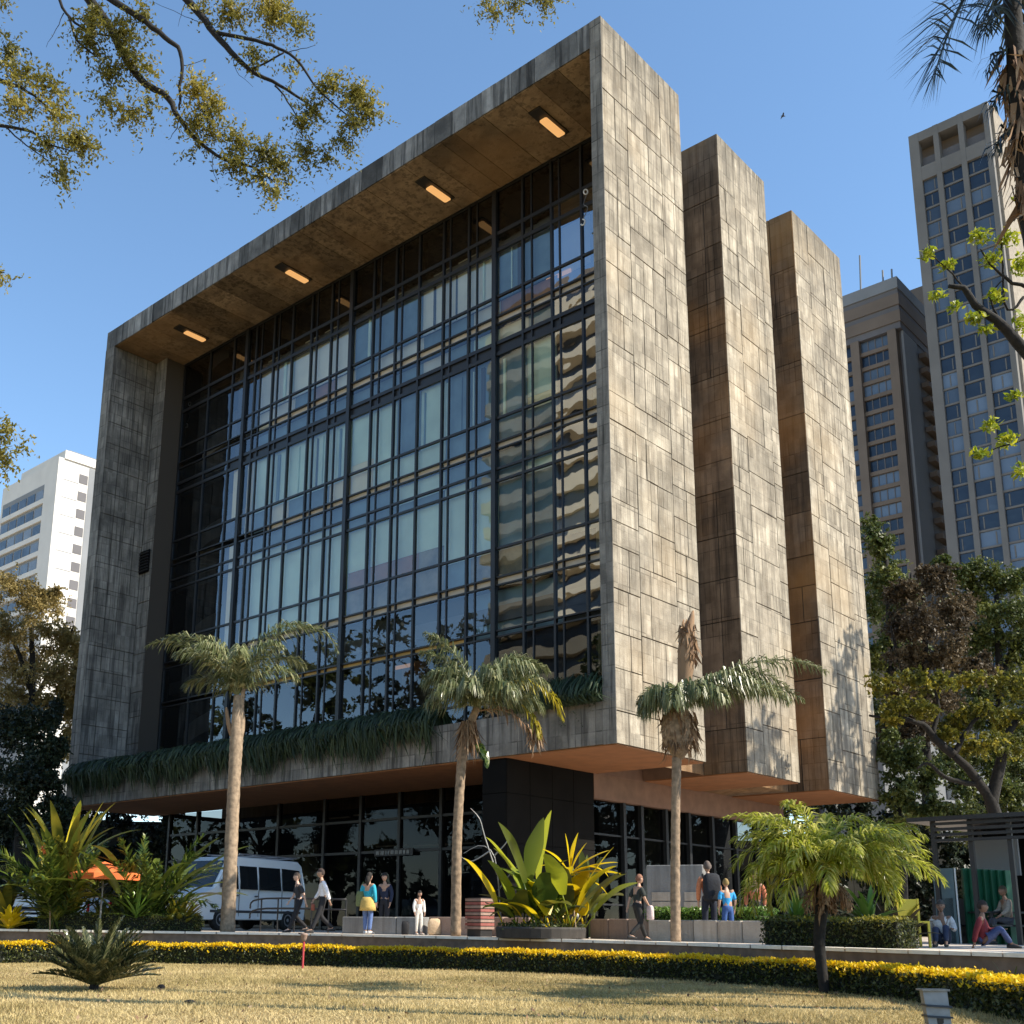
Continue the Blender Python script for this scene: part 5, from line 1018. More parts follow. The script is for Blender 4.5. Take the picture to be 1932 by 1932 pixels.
# ------------------------------------------------------------------ hedges
def hedge_leaf_points(path, w, h, n, rng, top=False):
    """points over the surface of a hedge that follows path (list of ground points)"""
    path = np.asarray(path); seg = np.linalg.norm(np.diff(path, axis=0), axis=1); cum = np.concatenate([[0], np.cumsum(seg)]); s = rng.uniform(0, cum[-1], n)
    i = np.clip(np.searchsorted(cum, s)-1, 0, len(seg)-1); u = (s-cum[i])/seg[i]; p = path[i]*(1-u[:, None]) + path[i+1]*u[:, None]
    t = (path[i+1]-path[i])/seg[i][:, None]; nr = np.stack([-t[:, 1], t[:, 0], np.zeros(n)], 1)
    bump = .5+.5*np.sin(s*5.1)*np.sin(s*2.3+1)
    if top:
        o = rng.uniform(-1, 1, n); z = h*(1 + .12*bump) - .17*np.abs(o)**5*rng.random(n) + rng.normal(size=n)*.018
        return p + nr*(o*w*.55)[:, None] + np.stack([0*z, 0*z, z], 1)
    side = rng.random(n); o = np.where(side < .62, -1, 1)*(.5*w + rng.normal(size=n)*.03); z = rng.uniform(0, 1, n)**.9*h*.98
    return p + nr*o[:, None] + np.stack([0*z, 0*z, z], 1)
def hedge_core(path, w, h):
    path = np.asarray(path); rings = []
    for i, p in enumerate(path):
        t = path[min(i+1, len(path)-1)]-path[max(i-1, 0)]; t /= np.linalg.norm(t); nr = np.array([-t[1], t[0], 0])
        rings.append([p-nr*w*.42+V(0, 0, -.02), p+nr*w*.42+V(0, 0, -.02), p+nr*w*.44+V(0, 0, h*.93), p-nr*w*.44+V(0, 0, h*.93)])
    return MB().loft(rings)
M['hedge_core'] = simple('hedge_inner_twigs', (0.012, 0.014, 0.006), .95, var=.4, bump=.5, scale=20)
HP = [(-200, 24.2), (0, 24.6), (150, 25.5), (300, 25.7), (600, 25.2), (900, 23.9), (1200, 21.7), (1400, 19.6), (1545, 18.0), (1700, 16.0), (1820, 14.2), (1932, 12.4), (2050, 10.8), (2200, 9.3)]
hx = np.linspace(-200, 2200, 60); hpath = [G(x, float(np.interp(x, [q[0] for q in HP], [q[1] for q in HP]))+.2, LZ) for x in hx]
gh = empty('golden_hedge', hpath[30], 'long curved hedge with a golden clipped top along the edge of the lawn', 'hedge')
hedge_core(hpath, .42, .40).build('core', M['hedge_core'], gh)
rgn = np.random.default_rng(71)
o_ = wloc(gh)
v, f = leaves(hedge_leaf_points(hpath, .42, .39, 26000, rgn), .062, rgn, .5, .2); tag(link('green_leaves', np_mesh('green_leaves', v-o_, f, LM['hedge']), gh), kind='stuff')
v, f = leaves(hedge_leaf_points(hpath, .48, .40, 24000, rgn, True), .060, rgn, .6, 1.6); tag(link('golden_top', np_mesh('golden_top', v-o_, f, LM['golden']), gh), 'golden yellow clipped hedge top', kind='stuff')
# clipped boxes on the terrace
for nm, xa, xb, da, db, h, label, sd, topm in (('box_hedge', 82, 372, 31.3, 31.2, .44, 'clipped box hedge on the terrace in front of the white van', 5, 'hedge'), ('box_hedge', 1458, 1708, 20.6, 18.6, .46, 'clipped box hedge with a bright top at the right of the terrace', 6, 'yellowgreen'), ('box_hedge', -40, 78, 32.2, 32.2, .3, 'low clipped hedge at the far left of the terrace', 7, 'hedge'),
                                   ('planter_hedge', 1236, 1452, 25.6, 23.6, .72, 'dark green planting on top of the sunlit stone bench wall', 8, 'agave')):
    z0 = TZ if nm == 'box_hedge' else TZ+.42
    pth = [G(x, float(np.interp(x, [xa, xb], [da, db]))+.35, z0) for x in np.linspace(xa, xb, 9)]; hh = h if nm == 'box_hedge' else .26
    o = empty(nm, pth[4], label, 'hedge'); hedge_core(pth, .62, hh).build('core', M['hedge_core'], o); rgn = np.random.default_rng(80+sd); o_ = wloc(o)
    tt = unit(np.asarray(pth[-1])-np.asarray(pth[0])); nn = np.array([-tt[1], tt[0], 0]); ends = []
    for e_, sg in ((pth[0], -1), (pth[-1], 1)):
        k_ = 420; ends.append(np.asarray(e_)+tt*sg*(.03+rgn.normal(size=(k_, 1))*.03)+nn*rgn.uniform(-.32, .32, (k_, 1))+np.array([0, 0, 1.])*rgn.uniform(0, hh, (k_, 1)))
    v, f = leaves(np.concatenate([hedge_leaf_points(pth, .64, hh, 2600, rgn)]+ends), .06, rgn, .5, .2); tag(link('leaves', np_mesh('leaves', v-o_, f, LM['hedge' if topm != 'agave' else 'agave']), o), kind='stuff')
    v, f = leaves(hedge_leaf_points(pth, .66, hh, 1800, rgn, True), .06, rgn, .5, .4); tag(link('top_leaves', np_mesh('top_leaves', v-o_, f, LM[topm if sd != 5 else 'mid']), o), kind='stuff')
# trailing plants over the planter beam
def trailing(name, label, xa, xb, n, seed, hang, up):
    rng = np.random.default_rng(seed); v = []; f = []
    for i in range(n):
        x = rng.uniform(xa, xb); y0 = rng.uniform(.05, 1.0); t = (x-xa)/(xb-xa)
        L = hang*(0.5+.35*math.sin(x*1.7)*math.sin(x*.6+1)+.25*math.sin(x*4.3)+rng.uniform(-.3, .3)+(.7 if rng.random() < .06 else 0)); L = max(.12, L)
        h = up*rng.uniform(.5, 1.1); p = np.array([x, y0, 6.35]); q1 = np.array([x+rng.normal()*.12, y0*.4, 6.45+h]); q2 = np.array([x+rng.normal()*.2, -.22-rng.uniform(0, .28), 6.45+h*.35]); q3 = np.array([x+rng.normal()*.25, -.12-rng.uniform(0, .2), 6.5-L])
        s = spline([p, q1, q2, q3], 8); wv = np.array([rng.uniform(.010, .026), rng.normal()*.012, 0])
        b = len(v)
        for k, c in enumerate(s): ww = wv*(1.0 if k < 7 else .1); v += [c-ww, c+ww]
        f += [(b+2*k, b+2*k+1, b+2*k+3, b+2*k+2) for k in range(7)]
    o = empty(name, ((xa+xb)/2, 0.3, 6.0), label, 'plant'); m = np_mesh('strands', np.array(v)-np.array(o.location), np.array(f), LM['trailing']); tag(link('strands', m, o), kind='stuff')
    cc = [np.array([rng.uniform(xa, xb), rng.uniform(-.4, .5), 6.5+up*rng.uniform(-.5, .75)]) for _ in range(int((xb-xa)*9))]
    lv_, lf_ = leaves(np.concatenate([sprays(rng, c, (.25, .18, .15), 30, .4, 10) for c in cc]), .075, rng, .4, .4); tag(link('leaf_sprigs', np_mesh('leaf_sprigs', lv_-np.array(o.location), lf_, LM['trailing']), o), kind='stuff')
trailing('trailing_plant', 'dark green trailing plant draped along the concrete planter beam', -30.2, -7.0, 6500, 5, .85, .75)
trailing('trailing_plant', 'short dark tuft of planting at the right end of the planter beam', -3.6, -.55, 520, 6, .12, .9)
# grass
rgn = np.random.default_rng(90); n = 150000
dep = 9.0 + 17.5*rgn.random(n)**1.0; px = rgn.uniform(-40, 1990, n)
dirs = CF*FPX + np.outer(px-PPX, CR) - np.outer(np.full(n, 1800-PPY), CU); dirs = dirs/ (dirs@FH)[:, None]
pos = EYE + dirs*dep[:, None]; pos[:, 2] = LZ
hd = np.interp(px, hx, [float(np.interp(x, [q[0] for q in HP], [q[1] for q in HP])) for x in hx]); pos = pos[dep < hd-.15]; n = len(pos)
h = rgn.uniform(.015, .05, (n, 1))*(.6+.9*np.clip(.5+.5*np.sin(pos[:, :1]*1.7+pos[:, 1:2]*.9)*np.sin(pos[:, 1:2]*2.1-pos[:, :1]*.6), 0, 1)); an = rgn.uniform(0, 2*math.pi, n); s = np.stack([np.cos(an), np.sin(an), 0*an], 1)*.007
ln = rgn.normal(size=(n, 3))*.025; ln[:, 2] = 0
v = np.stack([pos-s, pos+s, pos+ln+np.concatenate([np.zeros((n, 2)), h], 1)], 1).reshape(-1, 3)
gr = link('grass', np_mesh('grass', v, np.arange(3*n).reshape(n, 3), LM['grass'])); tag(gr, 'short dry yellow grass of the lawn', 'grass', kind='stuff')
# fallen leaves and stones on the lawn
rgn = np.random.default_rng(93); n = 420; dd_ = rgn.uniform(9.5, 22, n); xx_ = rgn.uniform(0, 1930, n)
lp = np.array([G(a_, b_, LZ+.03) for a_, b_ in zip(xx_, dd_)]); lp = lp[dd_ < np.interp(xx_, [q[0] for q in HP], [q[1] for q in HP])-.2]
v, f = leaves(lp, .055, rgn, .55, 1.5); tag(link('fallen_leaves', np_mesh('fallen_leaves', v, f, M['fibre'])), 'scattered brown fallen leaves on the lawn', 'leaf litter', kind='stuff')
M['stone_dark'] = simple('dark_stone', (0.03, 0.022, 0.018), .9, var=.3, scale=20)
def rock(label, x, y, sx, sy, sz, seed):
    rng = np.random.default_rng(seed); p = atz(x, y, LZ); rings = []
    for i, (rr_, zz) in enumerate(((.7, -.1), (1, .25), (.85, .7), (.4, 1))): rings.append([p+RH*sx*rr_*math.cos(a)*rng.uniform(.85, 1.15)+FH*sy*rr_*math.sin(a)*rng.uniform(.85, 1.15)+V(0, 0, sz*zz) for a in np.linspace(0, 2*math.pi, 9)[:-1]])
    tag(MB().loft(rings).build('stone', M['stone_dark'], None, True), label, 'stone')
rock('small dark stone on the lawn right of the cycad', 304, 1867, .06, .06, .07, 1)
rock('flat dark clod on the lawn near the bottom edge', 358, 1893, .07, .05, .04, 2)
# ------------------------------------------------------------------ people
SKIN = {}
def skinmat(c):
    if c not in SKIN: SKIN[c] = simple('skin_%d' % len(SKIN), c, .55, var=.08, scale=30)
    return SKIN[c]
_cl = {}
def cloth(c):
    if c not in _cl: _cl[c] = simple('cloth_%d' % len(_cl), c, .85, var=.18, bump=.25, scale=25)
    return _cl[c]
def skin_mesh(joints, edges, radii, root, sub=1):
    me = bpy.data.meshes.new('tmp'); bm = bmesh.new(); ly = bm.verts.layers.skin.verify(); names = [k for k in joints if any(k in e for e in edges)]
    vs = {}
    for k in names:
        vt = bm.verts.new(joints[k]); r = radii[k]; vt[ly].radius = r if isinstance(r, tuple) else (r, r); vs[k] = vt
        if k == root: vt[ly].use_root = True
    for a, b in edges: bm.edges.new((vs[a], vs[b]))
    bm.to_mesh(me); bm.free()
    o = bpy.data.objects.new('tmp', me); COL.objects.link(o)
    s = o.modifiers.new('s', 'SKIN'); s.use_smooth_shade = True; s.branch_smoothing = .6
    u = o.modifiers.new('u', 'SUBSURF'); u.levels = u.render_levels = sub
    dg = bpy.context.evaluated_depsgraph_get(); out = bpy.data.meshes.new_from_object(o.evaluated_get(dg)); bpy.data.objects.remove(o)
    out.polygons.foreach_set('use_smooth', [True]*len(out.polygons)); return out
def head_geo(c, fwd, lat, sc=1.0):
    """head shaped with brow, nose, chin and ears; returns verts, faces"""
    V_, F_ = [], []; nu, nv = 18, 14; up = np.array([0, 0, 1.])
    for i in range(nv+1):
        ph = math.pi*i/nv
        for j in range(nu):
            th = 2*math.pi*j/nu; x, y, z = math.sin(ph)*math.cos(th), math.sin(ph)*math.sin(th), math.cos(ph)
            rx, ry, rz = .098, .076, .122
            if z < 0: ry *= 1+.28*z; rx *= 1+.10*z          # narrower jaw
            px_, py_, pz_ = x*rx, y*ry, z*rz
            if x > .5 and abs(y) < .35:
                if -.30 < z < .12: px_ += .020*(1-abs(y)/.35)*(1-abs(z+.12)/.25)       # nose
                if .05 < z < .30 and .12 < abs(y): px_ -= .007                          # eye sockets
                if -.95 < z < -.62: px_ += .010                                         # chin
            if abs(abs(y)-1) < .12 and abs(z) < .32: py_ += math.copysign(.014, y)      # ears
            V_.append(tuple(c + (fwd*px_ + lat*py_ + up*pz_)*sc))
    for i in range(nv):
        for j in range(nu): F_.append((i*nu+j, (i+1)*nu+j, (i+1)*nu+(j+1) % nu, i*nu+(j+1) % nu))
    return V_, F_
def person(label, base, face, height, pose, skin, top, legs, shoes=(.03, .03, .03), hair=(.02, .015, .012), long_sleeve=True, long_hair=False, skirt=None, bag=None, seat=0.45):
    """face: heading in picture terms (0 = right, 90 = away, 180 = left, 270 = towards us)"""
    o = empty('person', base, label, 'person'); k = height/1.74
    a = math.radians(face); fw = RH*math.cos(a)+FH*math.sin(a); lt = np.cross([0, 0, 1.], fw)   # lt = left of the person
    def q(f, l, z): return tuple((fw*f + lt*l + np.array([0, 0, z]))*k)
    J = {}
    if pose == 'walk': hz = .92; leg = {1: ((.14, .48), (.30, .09)), -1: ((.06, .47), (-.30, .14))}; arm = {1: ((-.10, 1.14), (-.16, .90)), -1: ((.06, 1.14), (.22, .94))}
    elif pose == 'sit': hz = seat/k+.10; leg = {1: ((.42, hz+.02), (.46, .09)), -1: ((.42, hz), (.40, .09))}; arm = {1: ((.10, hz+.24), (.30, hz+.12)), -1: ((.08, hz+.24), (.30, hz+.14))}
    elif pose == 'floor': hz = .14; leg = {1: ((.34, .44), (.50, .09)), -1: ((.36, .40), (.54, .09))}; arm = {1: ((.08, .36), (.30, .38)), -1: ((-.10, .36), (-.16, .10))}
    elif pose == 'hold': hz = .93; leg = {1: ((.02, .49), (.03, .09)), -1: ((.03, .49), (-.02, .09))}; arm = {1: ((.02, 1.14), (.24, 1.08)), -1: ((.02, 1.14), (.26, 1.12))}
    else: hz = .93; leg = {1: ((.03, .49), (.04, .09)), -1: ((.01, .49), (-.03, .09))}; arm = {1: ((-.02, 1.14), (.06, .88)), -1: ((-.02, 1.14), (.05, .88))}
    dz = hz-.93 if pose == 'sit' else hz-.93
    ln = .06 if pose in ('walk', 'sit') else .02
    J['pel'] = q(0, 0, hz); J['bel'] = q(.01, 0, hz+.15); J['che'] = q(ln*.6, 0, hz+.38); J['nek'] = q(ln, 0, hz+.54); J['hed'] = q(ln+.02, 0, hz+.62)
    E = [('pel', 'bel'), ('bel', 'che'), ('che', 'nek'), ('nek', 'hed')]
    R_ = {'pel': (.145*k, .105*k), 'bel': (.135*k, .10*k), 'che': (.15*k, .105*k), 'nek': .052*k, 'hed': .05*k}
    for s in (1, -1):
        n = 'L' if s == 1 else 'R'
        J['sh'+n] = q(ln*.7, s*.18, hz+.48); J['el'+n] = q(arm[s][0][0]+ln*.4, s*.24, arm[s][0][1]+(dz if pose not in ('sit', 'floor') else 0)); J['wr'+n] = q(arm[s][1][0], s*.23, arm[s][1][1]+(dz if pose not in ('sit', 'floor') else 0))
        J['hp'+n] = q(0, s*.095, hz-.04); J['kn'+n] = q(leg[s][0][0], s*.10, leg[s][0][1]); J['an'+n] = q(leg[s][1][0], s*.10, leg[s][1][1]); J['to'+n] = q(leg[s][1][0]+.15, s*.115, leg[s][1][1]-.06)
        E += [('che', 'sh'+n), ('sh'+n, 'el'+n), ('el'+n, 'wr'+n), ('pel', 'hp'+n), ('hp'+n, 'kn'+n), ('kn'+n, 'an'+n), ('an'+n, 'to'+n)]
        R_.update({'sh'+n: .062*k, 'el'+n: .043*k, 'wr'+n: .029*k, 'hp'+n: .085*k, 'kn'+n: .056*k, 'an'+n: .038*k, 'to'+n: .032*k})
        w_ = np.array(J['wr'+n]); dv = unit(w_-np.array(J['el'+n])); pm = w_+dv*.075*k; J['pm'+n] = tuple(pm); E.append(('wr'+n, 'pm'+n)); R_['pm'+n] = (.034*k, .018*k)
        for fi, (off, L) in enumerate(((.024, .075), (.008, .085), (-.008, .08), (-.024, .062))):
            f1 = pm+dv*L*.5*k+fw*off*k+lt*(-s)*.008*k; f2 = pm+dv*L*k+fw*off*k+lt*(-s)*.025*k
            J['f%d' % fi+n] = tuple(f1); J['g%d' % fi+n] = tuple(f2); E += [('pm'+n, 'f%d' % fi+n), ('f%d' % fi+n, 'g%d' % fi+n)]; R_['f%d' % fi+n] = .0095*k; R_['g%d' % fi+n] = .007*k
        tb = w_+dv*.03*k; J['t0'+n] = tuple(tb+fw*.045*k+dv*.03*k); E.append(('wr'+n, 't0'+n)); R_['t0'+n] = .010*k
    me = skin_mesh(J, E, R_, 'pel')
    bm = bmesh.new(); bm.from_mesh(me)
    hc = np.array(J['hed'])+np.array([0, 0, .085*k])+fw*.015*k; hv, hf = head_geo(hc, fw, lt, k*1.0); bv = [bm.verts.new(x) for x in hv]
    for f in hf:
        try: fc = bm.faces.new([bv[i] for i in f]); fc.smooth = True
        except ValueError: pass
    bm.to_mesh(me); bm.free(); me.materials.clear(); me.materials.append(skinmat(skin)); link('body', me, o)
    # clothing
    RT = {n: (r if isinstance(r, tuple) else (r, r)) for n, r in R_.items()}
    RT = {n: (r[0]+.020*k, r[1]+.020*k) for n, r in RT.items()}
    te = [('pel', 'bel'), ('bel', 'che'), ('che', 'nek2')]; J['nek2'] = tuple(np.array(J['che'])*.35+np.array(J['nek'])*.65); RT['nek2'] = (.072*k, .066*k)
    for n in 'LR':
        te += [('che', 'sh'+n), ('sh'+n, 'el'+n)]
        if long_sleeve: te.append(('el'+n, 'wr'+n))
    m = skin_mesh(J, te, RT, 'bel'); m.materials.clear(); m.materials.append(cloth(top)); link('top', m, o)
    J['pel2'] = tuple(np.array(J['pel'])+np.array([0, 0, .13*k])); RT['pel2'] = (.158*k, .122*k); RT['pel'] = (.166*k, .126*k)
    le = [('pel2', 'pel')]
    for n in 'LR': le += [('pel', 'hp'+n), ('hp'+n, 'kn'+n), ('kn'+n, 'an'+n)]
    m = skin_mesh(J, le, RT, 'pel'); m.materials.clear(); m.materials.append(cloth(legs)); link('trousers', m, o)
    for n in 'LR':
        b = np.array(J['an'+n]); t = np.array(J['to'+n]); dv = unit(t-b); dv[2] = 0; dv = unit(dv); z = b[2]-.09*k
        rings = [[b+dv*x*k+lt*(wd*math.cos(q_))*k*-1+np.array([0, 0, -.085*k+(hh*(.5+.5*math.sin(q_)))*k]) for q_ in np.linspace(0, 2*math.pi, 9)[:-1]] for x, wd, hh in ((-.07, .02, .05), (-.05, .042, .09), (.03, .046, .09), (.12, .05, .06), (.19, .035, .04))]
        mb = MB(); mb.loft(rings); link('shoe', mb.mesh('shoe', cloth(shoes), True), o)
    # hair
    hb = bmesh.new(); nv = []
    V_, F_ = head_geo(hc+np.array([0, 0, .010*k])-fw*.006*k, fw, lt, k*1.10)
    keep = []
    for f in F_:
        c = np.mean([V_[i] for i in f], 0)-hc; fx = c@fw; 
        if c[2] > .045*k-.25*(-fx if fx < 0 else -fx*.35) or (long_hair and fx < -.01*k and c[2] > -.11*k) or (fx < -.03*k and c[2] > -.05*k): keep.append(f)
    m = MB(); m.v = V_; m.f = keep
    if long_hair: m.tube([hc-fw*.075*k+V(0, 0, .02)*k, hc-fw*.10*k+V(0, 0, -.12)*k, hc-fw*.095*k+V(0, 0, -.26)*k], [.06*k, .075*k, .03*k], 8)
    link('hair', m.mesh('hair', cloth(hair), True), o)
    for s in (1, -1):
        link('eye', MB().lathe(hc+fw*.088*k+lt*s*.03*k+V(0, 0, .018)*k, [(.002, -.008), (.010, 0), (.002, .008)], 6).mesh('eye', cloth((.02, .02, .02))), o)
    link('mouth', MB().box(-.004, .004, -.02, .02, -.004, .004).xform(Matrix.Translation(Vector(hc+fw*.093*k+V(0, 0, -.062)*k)) @ Matrix(((fw[0], lt[0], 0), (fw[1], lt[1], 0), (0, 0, 1))).to_4x4()).mesh('mouth', cloth((.25, .08, .07))), o)
    if skirt:
        c = np.array(J['pel']); link('skirt', MB().loft([[c+fw*r*math.cos(t)*k+lt*r*1.15*math.sin(t)*k+V(0, 0, z)*k for t in np.linspace(0, 2*math.pi, 15)[:-1]] for r, z in ((.15, .12), (.19, 0), (.21, -.15), (.225, -.27))]).mesh('skirt', cloth(skirt), True), o)
    return o, J, fw, lt, k
def carry_bag(label, o, pos, col, w=.3, h=.36, dp=.14, fw=None, lt=None, straps=None, name='bag'):
    b = empty(name, wloc(o)+np.array(pos)-np.array([0, 0, h/2]), label, name.replace('_', ' '))
    m = MB(); rings = []
    for z, s in ((-.5, .86), (-.42, 1), (.2, 1), (.42, .85), (.5, .5)):
        rings.append([lt*w*.5*s*np.sign(math.cos(t))*abs(math.cos(t))**.5+fw*dp*.5*s*np.sign(math.sin(t))*abs(math.sin(t))**.5+V(0, 0, h*z+h/2) for t in np.linspace(0, 2*math.pi, 17)[:-1]])
    link('shell', m.loft(rings).mesh('shell', cloth(col), True), b)
    if straps is not None:
        for pts in straps: link('strap', MB().tube(spline([np.array(p)-np.array(pos)+V(0, 0, h/2) for p in pts], 8), .018, 6).mesh('strap', cloth(col), True), b)
    return b
tan, brown, pale = (.42, .25, .17), (.22, .12, .075), (.55, .36, .27)
def feet(x, d): return G(x, d, TZ+.005)
person('person in a dark top and black trousers walking behind the railing', feet(562, 31.6), 200, 1.62, 'walk', pale, (.03, .03, .035), (.012, .012, .015), hair=(.10, .07, .05), long_sleeve=False)
r = person('man in a white shirt and dark trousers walking to the left', feet(608, 31.2), 190, 1.72, 'walk', tan, (.78, .77, .80), (.015, .015, .018), hair=(.04, .025, .02))
carry_bag('small red-brown bag held by the man in the white shirt', r[0], np.array(r[1]['pmR'])+V(0, 0, -.16), (.35, .10, .06), .26, .18, .1, r[2], r[3], None, 'handbag')
r = person('woman in a blue top with an ochre wrap over jeans, seen from behind', feet(693, 31.0), 60, 1.62, 'stand', tan, (.02, .33, .45), (.10, .16, .34), hair=(.015, .012, .01), long_hair=True, skirt=(.52, .36, .10), shoes=(.5, .5, .5))
carry_bag('olive shoulder bag of the woman in the blue top', r[0], np.array(r[1]['che'])+r[3]*.24+V(0, 0, -.28), (.14, .17, .07), .26, .42, .2, r[2], r[3], [(np.array(r[1]['shL'])+V(0, 0, .07), np.array(r[1]['che'])+r[3]*.26, np.array(r[1]['che'])+r[3]*.24+V(0, 0, -.1))], 'shoulder_bag')
person('person in a navy jacket standing beyond the grey bench wall', feet(725, 33.6), 240, 1.72, 'stand', tan, (.012, .02, .05), (.02, .02, .025), hair=(.02, .015, .012))
r = person('child in white with long dark hair standing beside the second palm', feet(790, 30.6), 300, 1.14, 'stand', tan, (.75, .73, .70), (.62, .58, .52), hair=(.02, .015, .012), long_hair=True, shoes=(.5, .45, .4))
r2 = r
carry_bag('beige round rucksack on the ground right of the child in white', r[0], RH*.42+V(0, 0, .22), (.55, .40, .25), .36, .42, .24, FH, RH, None, 'rucksack')
carry_bag('black box bag on the ground left of the child in white', r[0], -RH*.36+V(0, 0, .18), (.012, .012, .014), .2, .36, .2, FH, RH, None, 'box_bag')
r = person('woman with tied-up hair in dark clothes near the sunlit bench wall', feet(1203, 24.0), 20, 1.36, 'walk', tan, (.02, .025, .022), (.012, .012, .012), hair=(.22, .10, .06), long_sleeve=False)
carry_bag('white and pink bag carried by the woman in dark clothes', r[0], np.array(r[1]['pmR'])+V(0, 0, -.1), (.62, .50, .48), .2, .3, .1, r[2], r[3], None, 'handbag')
r = person('man in an orange shirt and dark jeans wearing a black backpack', feet(1340, 24.3), 95, 1.66, 'stand', tan, (.55, .20, .09), (.010, .014, .03), hair=(.12, .09, .075))
fw, lt, J = r[2], r[3], r[1]
carry_bag('black backpack worn by the man in the orange shirt', r[0], np.array(J['che'])-fw*.22+V(0, 0, -.12), (.010, .012, .018), .36, .58, .24, fw, lt, [(np.array(J['sh'+n])*.8+np.array(J['che'])*.2-fw*.1+V(0, 0, .0), np.array(J['sh'+n])*.7+np.array(J['che'])*.3+V(0, 0, .09), np.array(J['sh'+n])*.75+np.array(J['che'])*.25+fw*.14+V(0, 0, -.08)) for n in 'LR'], 'backpack')
person('person in a bright blue shirt and blue jeans beside the man with the backpack', feet(1374, 23.8), 100, 1.28, 'stand', tan, (.03, .30, .60), (.03, .08, .24), hair=(.25, .17, .06), long_sleeve=False)
r = person('person in white and rust clothes seated under the date palm at right', feet(1778, 21.0), 240, 1.5, 'floor', brown, (.60, .58, .56), (.03, .04, .08), hair=(.05, .045, .04), seat=.28)
r = person('person in a dark jacket seated on the steps right of the green shutter', feet(1852, 20.5), 330, 1.48, 'floor', brown, (.16, .015, .02), (.05, .07, .16), hair=(.03, .02, .015), seat=.22)
person('person in a pale top seated at the table at the far right', feet(1905, 26.0), 180, 1.6, 'sit', brown, (.25, .22, .18), (.05, .05, .06), hair=(.05, .04, .02))
person('person in an orange top beyond the planting right of the backpack man', feet(1428, 27), 250, 1.6, 'stand', tan, (.45, .14, .07), (.03, .03, .03))
